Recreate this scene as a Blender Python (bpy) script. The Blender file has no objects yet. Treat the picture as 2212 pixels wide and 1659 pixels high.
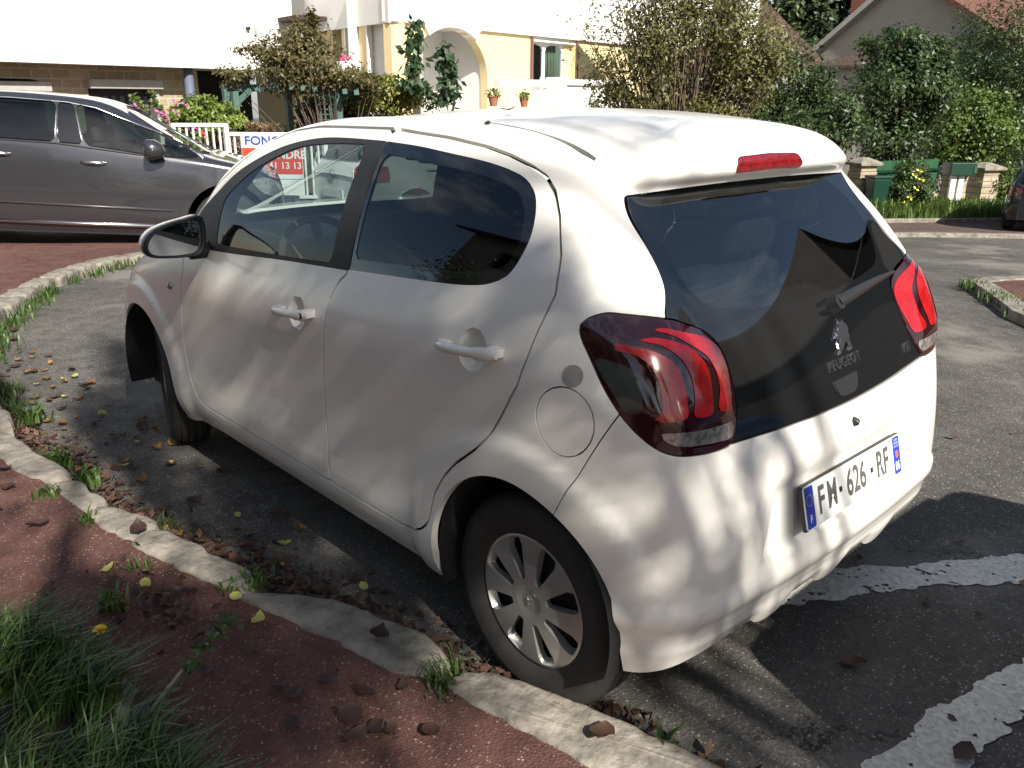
import bpy, bmesh, math, random
import numpy as np
from math import radians, sin, cos, pi
S=bpy.context.scene
# ---------------------------------------------------------------- camera, sky, sun, exposure
cam=bpy.data.cameras.new('camera'); camo=bpy.data.objects.new('camera',cam); S.collection.objects.link(camo)
CAMP=(-1.3081,2.011,1.4843); YAW,PITCH,ROLL=-.7509,-.3276,.0078; FPX=1823.19/2212
cam.sensor_width=36; cam.lens=36*FPX; cam.clip_start=.05; cam.clip_end=800
from mathutils import Matrix, Vector, Euler
_f=Vector((cos(YAW)*cos(PITCH),sin(YAW)*cos(PITCH),sin(PITCH))); _r=Vector((sin(YAW),-cos(YAW),0)); _u=_r.cross(_f)
_r2=cos(ROLL)*_r+sin(ROLL)*_u; _u2=-sin(ROLL)*_r+cos(ROLL)*_u
camo.matrix_world=Matrix(((_r2.x,_u2.x,-_f.x,CAMP[0]),(_r2.y,_u2.y,-_f.y,CAMP[1]),(_r2.z,_u2.z,-_f.z,CAMP[2]),(0,0,0,1)))
S.camera=camo
TOSUN=Vector((-1.25,.31,1.0)).normalized()
ELEV=math.asin(TOSUN.z); ROTZ=math.atan2(TOSUN.x,TOSUN.y)
W=bpy.data.worlds.new('World'); S.world=W; W.use_nodes=True
nt=W.node_tree; bg=nt.nodes['Background']
sky=nt.nodes.new('ShaderNodeTexSky'); sky.sky_type='NISHITA'; sky.sun_disc=False; sky.sun_elevation=ELEV; sky.sun_rotation=ROTZ
sky.air_density=1.0; sky.dust_density=1.2
# soft drifting clouds mixed into the sky
tc=nt.nodes.new('ShaderNodeTexCoord'); mp=nt.nodes.new('ShaderNodeMapping'); mp.inputs['Scale'].default_value=(1.6,1.6,3.4)
nz=nt.nodes.new('ShaderNodeTexNoise'); nz.inputs['Scale'].default_value=1.7; nz.inputs['Detail'].default_value=7; nz.inputs['Roughness'].default_value=.62
rp=nt.nodes.new('ShaderNodeValToRGB'); rp.color_ramp.elements[0].position=.49; rp.color_ramp.elements[1].position=.74
mx=nt.nodes.new('ShaderNodeMixRGB'); mx.inputs[2].default_value=(7.5,7.6,7.9,1)
nt.links.new(tc.outputs['Generated'],mp.inputs[0]); nt.links.new(mp.outputs[0],nz.inputs['Vector']); nt.links.new(nz.outputs['Fac'],rp.inputs[0])
nt.links.new(rp.outputs[0],mx.inputs[0]); nt.links.new(sky.outputs[0],mx.inputs[1]); nt.links.new(mx.outputs[0],bg.inputs[0])
bg.inputs[1].default_value=.065
sl=bpy.data.lights.new('sun','SUN'); sl.energy=5.0; sl.angle=radians(.53); sl.color=(1,.94,.84)
so=bpy.data.objects.new('sun',sl); S.collection.objects.link(so); so.rotation_euler=(-TOSUN).to_track_quat('-Z','Y').to_euler(); so.location=(-20,3,18)
S.view_settings.view_transform='Standard'; S.view_settings.look='None'; S.view_settings.exposure=.8; S.view_settings.gamma=1

random.seed(7); RNG=np.random.default_rng(7)
# ---------------------------------------------------------------- helpers
def tag(o,label=None,cat=None,group=None,kind=None):
    if label: o['label']=label
    if cat: o['category']=cat
    if group: o['group']=group
    if kind: o['kind']=kind
    return o
def link(name,me,mat=None,parent=None):
    o=bpy.data.objects.new(name,me); S.collection.objects.link(o)
    if mat is not None and me is not None and len(me.materials)==0:
        for m in (mat if isinstance(mat,(list,tuple)) else [mat]): me.materials.append(m)
    if parent: o.parent=parent
    return o
def thing(name,label,cat,loc=(0,0,0),rz=0,group=None):
    o=link(name,None); o.location=loc; o.rotation_euler=(0,0,rz); return tag(o,label,cat,group)
def copy_tree(o,parent=None):
    c=o.copy(); S.collection.objects.link(c); c.parent=parent
    for ch in list(o.children): copy_tree(ch,c)
    return c
class MB:
    """collects primitives, builds ONE mesh object"""
    def __init__(s): s.v=[]; s.f=[]
    def add(s,v,f):
        n=len(s.v); s.v+=[tuple(p) for p in v]; s.f+=[tuple(i+n for i in q) for q in f]; return s
    def box(s,a,b,M=None):
        (x0,y0,z0),(x1,y1,z1)=a,b
        v=[(x,y,z) for z in (z0,z1) for y in (y0,y1) for x in (x0,x1)]
        if M: v=[M(*p) for p in v]
        return s.add(v,[(0,2,3,1),(4,5,7,6),(0,1,5,4),(2,6,7,3),(0,4,6,2),(1,3,7,5)])
    def tube(s,pts,rad,n=8,cap=True):
        pts=[Vector(p) for p in pts]; rad=rad if hasattr(rad,'__len__') else [rad]*len(pts)
        vs=[];fs=[]; up=None
        for i,p in enumerate(pts):
            t=(pts[min(i+1,len(pts)-1)]-pts[max(i-1,0)]).normalized()
            if up is None: up=t.orthogonal().normalized()
            up=(up-t*up.dot(t)).normalized(); w=t.cross(up)
            vs+=[p+rad[i]*(cos(2*pi*k/n)*up+sin(2*pi*k/n)*w) for k in range(n)]
        for i in range(len(pts)-1):
            for k in range(n):
                fs.append((i*n+k,i*n+(k+1)%n,(i+1)*n+(k+1)%n,(i+1)*n+k))
        if cap: fs+= [tuple(range(n-1,-1,-1)),tuple((len(pts)-1)*n+k for k in range(n))]
        return s.add(vs,fs)
    def lathe(s,prof,n=32,M=None,close=False):
        """prof: (r,h) pairs, axis = local z; M maps (x,y,z)"""
        vs=[];fs=[]
        for r,h in prof:
            for k in range(n):
                p=(r*cos(2*pi*k/n),r*sin(2*pi*k/n),h); vs.append(M(*p) if M else p)
        m=len(prof)
        for i in range(m-1):
            for k in range(n): fs.append((i*n+k,i*n+(k+1)%n,(i+1)*n+(k+1)%n,(i+1)*n+k))
        return s.add(vs,fs)
    def prism(s,poly,d0,d1,M):
        """polygon (a,b) extruded along third coord; M(a,b,c)->xyz"""
        n=len(poly); v=[M(a,b,d0) for a,b in poly]+[M(a,b,d1) for a,b in poly]
        f=[tuple(range(n)),tuple(range(2*n-1,n-1,-1))]+[(i,i+n,(i+1)%n+n,(i+1)%n) for i in range(n)]
        return s.add(v,f)
    def build(s,name,mat=None,parent=None,smooth=False,bevel=0,seg=2,fixn=True):
        me=bpy.data.meshes.new(name); me.from_pydata([tuple(p) for p in s.v],[],s.f)
        if fixn or bevel:
            bm=bmesh.new(); bm.from_mesh(me)
            if fixn: bmesh.ops.recalc_face_normals(bm,faces=bm.faces)
            if bevel:
                es=[e for e in bm.edges if len(e.link_faces)==2 and e.calc_face_angle(0)>.5]
                bmesh.ops.bevel(bm,geom=es,offset=bevel,segments=seg,affect='EDGES',profile=.6)
            bm.to_mesh(me); bm.free()
        if smooth:
            me.polygons.foreach_set('use_smooth',[True]*len(me.polygons))
            if smooth!=True:
                me.set_sharp_from_angle(angle=radians(smooth))
        me.update()
        return link(name,me,mat,parent)
def text_mesh(txt,size=1.0,depth=.0,sx=1.0,shear=0,align='CENTER',space=1.0,bold=0):
    cu=bpy.data.curves.new('t','FONT'); cu.body=txt; cu.size=size; cu.extrude=depth; cu.align_x=align; cu.align_y='CENTER'; cu.shear=shear; cu.space_character=space; cu.offset=bold
    o=bpy.data.objects.new('t',cu); S.collection.objects.link(o)
    dg=bpy.context.evaluated_depsgraph_get(); dg.update(); me=bpy.data.meshes.new_from_object(o.evaluated_get(dg))
    bpy.data.objects.remove(o); bpy.data.curves.remove(cu)
    V=[(v.co.x*sx,v.co.y,v.co.z) for v in me.vertices]; F=[tuple(p.vertices) for p in me.polygons]
    bpy.data.meshes.remove(me); return V,F
# ---- materials
MATS={}
def mat(name,col,rough=.6,metal=0,coat=0,spec=.5,noise=None,bump=0,bscale=30,col2=None,trans=0,emit=None):
    """noise=(scale,detail,amount): mottles col towards col2"""
    if name in MATS: return MATS[name]
    m=bpy.data.materials.new(name); m.use_nodes=True; t=m.node_tree; b=t.nodes['Principled BSDF']
    b.inputs['Base Color'].default_value=(*col,1); b.inputs['Roughness'].default_value=rough; b.inputs['Metallic'].default_value=metal
    b.inputs['Coat Weight'].default_value=coat; b.inputs['Coat Roughness'].default_value=.03; b.inputs['Specular IOR Level'].default_value=spec
    tc=t.nodes.new('ShaderNodeTexCoord')
    if noise:
        n=t.nodes.new('ShaderNodeTexNoise'); n.inputs['Scale'].default_value=noise[0]; n.inputs['Detail'].default_value=noise[1]; n.inputs['Roughness'].default_value=.65
        t.links.new(tc.outputs['Object'],n.inputs['Vector'])
        r=t.nodes.new('ShaderNodeMapRange'); r.inputs[1].default_value=.35; r.inputs[2].default_value=.68; r.inputs[3].default_value=0; r.inputs[4].default_value=noise[2]
        t.links.new(n.outputs['Fac'],r.inputs[0])
        x=t.nodes.new('ShaderNodeMixRGB'); x.inputs[1].default_value=(*col,1); x.inputs[2].default_value=(*(col2 or tuple(c*.5 for c in col)),1)
        t.links.new(r.outputs[0],x.inputs[0]); t.links.new(x.outputs[0],b.inputs['Base Color'])
    if bump:
        n2=t.nodes.new('ShaderNodeTexNoise'); n2.inputs['Scale'].default_value=bscale; n2.inputs['Detail'].default_value=5
        t.links.new(tc.outputs['Object'],n2.inputs['Vector'])
        bp=t.nodes.new('ShaderNodeBump'); bp.inputs['Strength'].default_value=bump; bp.inputs['Distance'].default_value=.01
        t.links.new(n2.outputs['Fac'],bp.inputs['Height']); t.links.new(bp.outputs[0],b.inputs['Normal'])
    MATS[name]=m; return m
def glass(name,tint,refl=1.0,ior=1.5):
    if name in MATS: return MATS[name]
    m=bpy.data.materials.new(name); m.use_nodes=True; t=m.node_tree; t.nodes.clear()
    o=t.nodes.new('ShaderNodeOutputMaterial'); a=t.nodes.new('ShaderNodeBsdfTransparent'); a.inputs[0].default_value=(*tint,1)
    g=t.nodes.new('ShaderNodeBsdfGlossy'); g.inputs['Roughness'].default_value=.01; g.inputs[0].default_value=(refl,refl,refl,1)
    ge=t.nodes.new('ShaderNodeNewGeometry'); vm=t.nodes.new('ShaderNodeVectorMath'); vm.operation='DOT_PRODUCT'; t.links.new(ge.outputs['Normal'],vm.inputs[0]); t.links.new(ge.outputs['Incoming'],vm.inputs[1])
    def mth(op,a,b=None,c=None):
        n=t.nodes.new('ShaderNodeMath'); n.operation=op
        for i,v in enumerate((a,b,c)):
            if v is None: continue
            if isinstance(v,(int,float)): n.inputs[i].default_value=v
            else: t.links.new(v,n.inputs[i])
        return n.outputs[0]
    f0=((ior-1)/(ior+1))**2*1.7
    class fr: outputs=[mth('MULTIPLY_ADD',mth('POWER',mth('SUBTRACT',1.0,mth('ABSOLUTE',vm.outputs['Value'])),5.0),1-f0,f0)]
    mx=t.nodes.new('ShaderNodeMixShader'); t.links.new(fr.outputs[0],mx.inputs[0]); t.links.new(a.outputs[0],mx.inputs[1]); t.links.new(g.outputs[0],mx.inputs[2]); t.links.new(mx.outputs[0],o.inputs[0])
    MATS[name]=m; return m
def leafmat(name,ca,cb,rough=.45,transl=.3):
    if name in MATS: return MATS[name]
    m=bpy.data.materials.new(name); m.use_nodes=True; t=m.node_tree; b=t.nodes['Principled BSDF']; out=t.nodes['Material Output']
    at=t.nodes.new('ShaderNodeAttribute'); at.attribute_name='tone'
    x=t.nodes.new('ShaderNodeMixRGB'); x.inputs[1].default_value=(*ca,1); x.inputs[2].default_value=(*cb,1); t.links.new(at.outputs['Fac'],x.inputs[0])
    t.links.new(x.outputs[0],b.inputs['Base Color']); b.inputs['Roughness'].default_value=rough
    tr=t.nodes.new('ShaderNodeBsdfTranslucent'); t.links.new(x.outputs[0],tr.inputs[0])
    ms=t.nodes.new('ShaderNodeMixShader'); ms.inputs[0].default_value=transl
    t.links.new(b.outputs[0],ms.inputs[1]); t.links.new(tr.outputs[0],ms.inputs[2]); t.links.new(ms.outputs[0],out.inputs[0])
    MATS[name]=m; return m
# ---- value noise (numpy)
def vnoise(x,y,seed=0):
    r=np.random.default_rng(seed).random((256,256)); xi=np.floor(x).astype(int); yi=np.floor(y).astype(int); fx=x-xi; fy=y-yi
    fx=fx*fx*(3-2*fx); fy=fy*fy*(3-2*fy); g=lambda a,b:r[a%256,b%256]
    return (g(xi,yi)*(1-fx)+g(xi+1,yi)*fx)*(1-fy)+(g(xi,yi+1)*(1-fx)+g(xi+1,yi+1)*fx)*fy
def fbm(x,y,seed=0,o=4): return sum(vnoise(x*2**k,y*2**k,seed+k)*.5**k for k in range(o))/(2-.5**(o-1))
def smooth_poly(P,n=6,corner=()):
    """closed Catmull-Rom through points; indices in corner stay sharp"""
    P=np.array(P,float); m=len(P); out=[]
    for i in range(m):
        p0,p1,p2,p3=P[i-1],P[i],P[(i+1)%m],P[(i+2)%m]
        m1=(p2-p0)*.5; m2=(p3-p1)*.5; L=np.linalg.norm(p2-p1)
        if i in corner: m1=(p2-p1)
        if (i+1)%m in corner: m2=(p2-p1)
        for q in (m1,m2):
            k=np.linalg.norm(q)
            if k>1.2*L: q*=1.2*L/k
        for t in np.arange(n)/n:
            out.append((2*t**3-3*t**2+1)*p1+(t**3-2*t**2+t)*m1+(3*t**2-2*t**3)*p2+(t**3-t**2)*m2)
    return np.array(out)
def psdf(Q,P):
    """signed distance (neg inside) of points Q (n,2) to polygon P"""
    Q=np.asarray(Q,float); P=np.asarray(P,float); d=np.full(len(Q),1e9); ins=np.zeros(len(Q),bool)
    for a,b in zip(P,np.roll(P,-1,0)):
        e=b-a; w=Q-a; t=np.clip((w@e)/max(e@e,1e-12),0,1); d=np.minimum(d,((w-t[:,None]*e)**2).sum(1))
        c=(a[1]>Q[:,1])!=(b[1]>Q[:,1])
        if abs(e[1])>1e-12: ins^=c&(Q[:,0]<e[0]*(Q[:,1]-a[1])/e[1]+a[0])
    return np.where(ins,-1,1)*np.sqrt(d)
#BODY-BEGIN
def cspline(P, t, closed=False):
    """Catmull-Rom style spline through rows of P (n,k) at parameters t (0..n-1)."""
    n=len(P); i=np.clip(np.floor(t).astype(int),0,n-2); f=(t-i)
    def g(j): return P[np.clip(j,0,n-1)]
    p0,p1,p2,p3=g(i-1),g(i),g(i+1),g(i+2)
    # nonuniform (chord based) tangents
    def d(a,b): return np.maximum(np.sqrt(((a-b)**2).sum(-1)),1e-4)[...,None]
    h0,h1,h2=d(p0,p1),d(p1,p2),d(p2,p3)
    s1,s0,s2=(p2-p1)/h1,(p1-p0)/h0,(p3-p2)/h2
    m1=(s0*h1+s1*h0)/(h0+h1); m2=(s1*h2+s2*h1)/(h1+h2)
    e1=(i==0)[...,None] if m1.ndim>1 else (i==0); e2=(i==n-2)[...,None]
    m1=np.where(e1,s1,m1)*h1; m2=np.where(e2,s1,m2)*h1
    f=f[...,None]
    return (2*f**3-3*f**2+1)*p1+(f**3-2*f**2+f)*m1+(3*f**2-2*f**3)*p2+(f**3-f**2)*m2
def sstep(a,b,x):
    t=np.clip((x-a)/(b-a),0,1); return t*t*(3-2*t)
def body_cage():
    C=[]
    fr=[(2.985,0),(2.95,.33),(2.80,.60)]
    zs=[.20,.30,.48,.66,.74,.79]
    for k,(bx,by) in enumerate(fr):
        col=[]
        for r,z in enumerate(zs):
            dx=[-.06,0,.0,-.05,-.10,-.15][r]; sy=[.95,1.03,1.06,1.06,1.04,1.0][r]
            col.append((bx+dx,by*sy,z))
        yk=[0,.28,.50][k]
        dxx=[0,-.04,-.13][k]
        col+=[(2.66+dxx,yk,.855),(2.45+dxx*.8,yk*.8,.925),(2.2+dxx*.3,yk*.68,.99),(2.14+dxx*.3,yk*.62,1.01),(2.06+dxx*.3,yk*.55,1.05),(1.76,yk*.3,1.21),(1.42,0,1.408)]
        C.append(col)
    C.append([(2.62,.70,.20),(2.64,.735,.30),(2.64,.742,.48),(2.60,.735,.66),(2.57,.715,.75),(2.55,.70,.78),(2.5,.64,.83),(2.36,.53,.93),(2.16,.45,.985),(2.10,.42,1.005),(2.02,.37,1.04),(1.74,.19,1.21),(1.40,0,1.411)])
    C.append([(2.25,.745,.20),(2.25,.778,.30),(2.25,.787,.48),(2.25,.783,.70),(2.24,.770,.80),(2.23,.758,.83),(2.2,.715,.90),(2.10,.66,.955),(1.98,.60,1.005),(1.93,.565,1.03),(1.86,.51,1.065),(1.66,.28,1.225),(1.38,0,1.415)])
    C.append([(1.86,.748,.235),(1.86,.785,.30),(1.86,.792,.48),(1.86,.792,.71),(1.86,.793,.80),(1.86,.788,.845),(1.85,.754,.955),(1.83,.718,1.035),(1.79,.674,1.122),(1.765,.652,1.165),(1.73,.612,1.196),(1.60,.31,1.285),(1.32,0,1.418)])
    def side(x,sx,w,zt,yt=1.0,qz=0):
        zc=.905-.045*x; zb=1.05-.05*x
        return [(x,.748*w,.238),(x,.779*w,.30),(x,.783*w,.48),(x,.785*w,.70),(x,.795*w,zc-.035),(x,.790*w,zc+.02),(x,.760*w,zb-.01),
                (x,.700*w*yt,1.185+zt*.5),(x,.612*w*yt,1.350+zt),(x,.585*w*yt,1.377+zt),(x,.553*w*yt,1.399+zt),(x,.30,1.443+zt*.6-qz),(sx,0,1.458+zt*.2-qz*.35)]
    c=side(1.40,1.18,1.0,-.032,1.0,.048); C.append(c)
    C.append(side(.90,.88,1.0,.004,1.0,.014)); C.append(side(.42,.55,1.0,-.004)); C.append(side(.10,.36,.991,-.022,.988))
    C.append([(-.20,.725,.24),(-.205,.752,.32),(-.20,.765,.50),(-.185,.772,.72),(-.18,.770,.865),(-.175,.762,.92),(-.15,.728,1.04),(-.075,.662,1.19),(.005,.572,1.318),(.014,.549,1.347),(.026,.518,1.368),(.045,.288,1.414),(.24,0,1.450)])
    C.append([(-.362,.678,.262),(-.397,.675,.335),(-.402,.675,.52),(-.378,.668,.73),(-.352,.655,.865),(-.335,.645,.92),(-.275,.605,1.03),(-.168,.567,1.16),(-.055,.528,1.283),(-.068,.517,1.318),(-.045,.488,1.354),(.006,.272,1.408),(.16,0,1.447)])
    for y,bo in ((.44,0),(.22,.012),(0,.016)):
        C.append([(-.405-bo*.6,y,.28),(-.436-bo,y,.345),(-.440-bo,y,.52),(-.405-bo,y,.735),(-.349-bo,y,.86),(-.321-bo,y,.915),(-.260-bo*.9,y*1.02,1.02),(-.171-bo*.8,y*1.02,1.152),(-.070-bo*.6,y*1.0,1.279),(-.112-bo,y*.97,1.320),(-.088-bo,y*.92,1.364),(-.004-bo,y*.55,1.421),(.14-bo,0,1.446)])
    return np.array(C)
ARCH=[(0.0,.328,.306),(2.31,.328,.318)]
HAND=[(.955,.862),(.145,.922)]
def body_grid(nu=15,nv=13):
    C=body_cage(); n,m,_=C.shape
    u=np.linspace(0,n-1,(n-1)*nu+1); v=np.linspace(0,m-1,(m-1)*nv+1)
    A=np.stack([cspline(C[:,j],u) for j in range(m)],1)
    B=np.stack([cspline(A[i],v) for i in range(len(u))],0)
    B[0,:,1]=0; B[-1,:,1]=0; B[:,-1,1]=0
    for _ in range(26):                     # fair the surface
        S=B.copy()
        S[1:-1]+= .25*(B[:-2]+B[2:]-2*B[1:-1]); B=S.copy()
        S[:,1:-1]+=.12*(B[:,:-2]+B[:,2:]-2*B[:,1:-1]); B=S
    # the roof skin is one smooth low crown
    V=B.reshape(-1,3); m=(V[:,2]>1.36)&(V[:,1]<.50)&(V[:,0]>-.03)&(V[:,0]<1.42)
    def A(V):
        x=V[:,0]-.6; y=V[:,1]; return np.stack([x**i*y**j for j in (0,2,4) for i in range(5-(j>2)*2)],1)
    c=np.linalg.lstsq(A(V[m]),V[m,2],rcond=None)[0]
    w=sstep(.50,.38,V[:,1])*sstep(-.05,.08,V[:,0])*sstep(1.38,1.15,V[:,0])*(V[:,2]>1.33)
    V[:,2]=V[:,2]*(1-w)+(A(V)@c)*w; B=V.reshape(B.shape)
    def normals(B):
        du=np.gradient(B,axis=0); dv=np.gradient(B,axis=1)
        N=np.cross(du,dv); L=np.linalg.norm(N,axis=2,keepdims=True)
        N=N/np.maximum(L,1e-12)
        N[0,:,1]=0;N[-1,:,1]=0;N[:,-1]=[0,0,1]
        N/=np.maximum(np.linalg.norm(N,axis=2,keepdims=True),1e-9)
        return N
    N=normals(B)
    x,y,z=B[...,0],B[...,1],B[...,2]
    d=np.zeros_like(x)
    for ax,az,ar in ARCH:
        rr=np.hypot(x-ax,z-az)
        d+=.014*sstep(ar+.118,ar+.072,rr)*(y>.5)*sstep(-.42,-.30,x)
    for hx,hz in HAND:
        rr=np.sqrt(((x-hx)/.052)**2+((z-hz)/.052)**2)
        d-=0*rr
    # number plate recess, bumper ledge
    q=np.maximum(np.abs(y)-.33-.35*np.maximum(z-.58,0)*-1,0); 
    rec=sstep(.395,.345,np.abs(y)+(z-.55)*.25)*sstep(.655,.615,z)*sstep(.455,.475,z)*(x<-.2)
    d-=.020*rec
    d+=.010*sstep(.435,.415,z)*sstep(.36,.39,z)*(x<-.25)
    d+=.006*sstep(.335,.31,z)*(x<-.25)
    B=B+N*d[...,None]
    for yl in (0.,.29):
        B[...,2]-=.027*np.maximum(0,1-((B[...,1]-yl)/.082)**2)**.6*sstep(.345,.275,B[...,2])*(B[...,0]<-.3)
    B[0,:,1]=0; B[-1,:,1]=0
    N=normals(B)
    return B,N
#BODY-END

DATA={'door_seam_top':[[1.0146,1.3913],[0.7705,1.3951],[0.6191,1.3909],[0.4798,1.384],[0.3154,1.3684],[0.2222,1.3532],[0.146,1.3347],[0.0892,1.3143],[0.0461,1.2841],[0.005,1.2353],[-0.0429,1.1575],[-0.0507,1.1332],[-0.0649,1.0812],[-0.0577,1.0451],[-0.0448,0.9974],[-0.0327,0.945],[-0.0116,0.8742],[0.0384,0.7901],[0.0886,0.718],[0.1223,0.6809],[0.2069,0.6119],[0.2513,0.5626],[0.2906,0.5006],[0.3075,0.4411],[0.3144,0.4112],[0.339,0.3806],[0.3792,0.3585],[0.4538,0.3411],[0.6138,0.3174],[0.777,0.3346],[1.2931,0.3278],[1.7349,0.3302]],'win_rear':[[0.7279,1.3664],[0.5727,1.3596],[0.4356,1.3486],[0.3121,1.3383],[0.2254,1.3271],[0.1523,1.3107],[0.1124,1.2897],[0.0869,1.2648],[0.0696,1.2299],[0.0603,1.188],[0.0641,1.1513],[0.0754,1.1171],[0.0939,1.0945],[0.1362,1.0748],[0.185,1.064],[0.2718,1.0544],[0.4561,1.0416],[0.6998,1.0237]],'fuel':[[-0.0738,0.8027],[-0.0933,0.8617],[-0.1419,0.8996],[-0.1911,0.8853],[-0.2127,0.8421],[-0.2008,0.7806],[-0.1466,0.7443],[-0.0962,0.7571]],'front_glass':[[1.5826,0.9806],[1.6034,1.09],[1.6059,1.124],[1.5266,1.1938],[1.4424,1.2507],[1.2928,1.3028],[1.1912,1.3316],[1.0052,1.3477],[0.7959,1.3564],[0.8005,1.0332],[1.112,1.0127]],'lamp':[[2.1156,1.0247],[2.1201,1.0342],[2.1422,1.0478],[2.1799,1.0572],[2.2109,1.0565],[2.289,1.0494],[2.353,1.0384],[2.3823,1.0279],[2.4466,1.0042],[2.4914,0.9809],[2.5259,0.9431],[2.5432,0.8924],[2.5472,0.8463],[2.5431,0.8137],[2.5324,0.7853],[2.5139,0.7709],[2.4822,0.7691],[2.4355,0.7717],[2.3752,0.777],[2.3525,0.7805],[2.3168,0.793],[2.2813,0.8147],[2.2451,0.8448],[2.2227,0.8686],[2.1874,0.9125],[2.1484,0.9701],[2.1249,1.0013]],'claw1':[[2.2893,1.0289],[2.3266,1.0254],[2.3813,1.0105],[2.4463,0.9901],[2.4983,0.9652],[2.5223,0.9377],[2.529,0.9073],[2.528,0.8744],[2.5205,0.8409],[2.4623,0.8485],[2.4705,0.8867],[2.4624,0.9206],[2.4407,0.9531],[2.4076,0.9752],[2.3709,0.997],[2.339,1.0114],[2.3015,1.0222]],'claw2':[[2.2134,1.0171],[2.2666,1.0123],[2.3138,1.0068],[2.3514,0.9963],[2.3867,0.9808],[2.4145,0.9585],[2.4335,0.9338],[2.4421,0.9021],[2.4423,0.875],[2.4404,0.8479],[2.3913,0.8541],[2.3914,0.8855],[2.3847,0.9225],[2.3702,0.951],[2.3479,0.9729],[2.3139,0.9931],[2.267,1.0035],[2.2163,1.0118]],'claw3':[[2.2015,0.9986],[2.2359,0.9945],[2.2723,0.9895],[2.3093,0.9778],[2.3402,0.9598],[2.3594,0.9351],[2.3689,0.9072],[2.3738,0.8735],[2.3741,0.8529],[2.3026,0.8538],[2.317,0.869],[2.3158,0.8991],[2.3059,0.9322],[2.2894,0.9574],[2.2641,0.9735],[2.2368,0.9811],[2.2097,0.9846]],'smoke':[[2.1572,0.9715],[2.1909,0.967],[2.2296,0.9583],[2.2568,0.9466],[2.269,0.9251],[2.2756,0.9031],[2.2762,0.8707],[2.2424,0.8659],[2.2144,0.8976],[2.1825,0.9364]],'rev':[[2.3201,0.8263],[2.3406,0.8294],[2.4118,0.8241],[2.4693,0.8191],[2.5233,0.8151],[2.5258,0.808],[2.5156,0.7848],[2.4674,0.7875],[2.412,0.7935],[2.3641,0.7984],[2.3326,0.8104]],'lion':[[-0.0554,0.9466],[-0.0644,0.9405],[-0.0856,0.9443],[-0.0825,0.9346],[-0.0966,0.9277],[-0.1,0.9145],[-0.0901,0.9115],[-0.0924,0.8985],[-0.0826,0.8907],[-0.0849,0.8745],[-0.0846,0.8667],[-0.0659,0.8661],[-0.0525,0.8724],[-0.0672,0.8777],[-0.0607,0.8882],[-0.0465,0.8813],[-0.0347,0.8725],[-0.0142,0.8638],[-0.0034,0.8658],[-0.0098,0.8723],[-0.0273,0.8769],[-0.0302,0.8904],[-0.035,0.8988],[-0.0148,0.8977],[-0.0087,0.9033],[-0.0161,0.9082],[-0.0275,0.9094],[-0.0165,0.9174],[-0.0271,0.9218],[-0.0437,0.9206],[-0.0405,0.9273],[-0.051,0.9333],[-0.0577,0.9369]],'hnd':[[0.0502,0.816],[-0.0885,0.8153],[-0.0705,0.7838],[-0.0397,0.7711],[0.0287,0.7731],[0.042,0.7914]],'brake':[[0.1254,1.3509],[-0.0143,1.3533],[-0.1864,1.357],[-0.1487,1.3405],[-0.094,1.3214],[0.0278,1.3164],[0.134,1.3146],[0.1484,1.3266]],'rglass_in':[[0.3763,1.2748],[0.3639,1.2484],[0.4437,1.2338],[0.464,1.1875],[0.4826,1.136],[0.4743,1.0922],[0.4406,1.0577],[0.405,1.036]],'slit':[[0.4555,0.4747],[0.4524,0.4692],[0.3334,0.4892],[0.1977,0.5131],[0.1159,0.5175],[0.0369,0.523],[-0.006,0.528],[-0.0077,0.5398],[0.0439,0.541],[0.1367,0.5222],[0.2635,0.5019]]}
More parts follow.
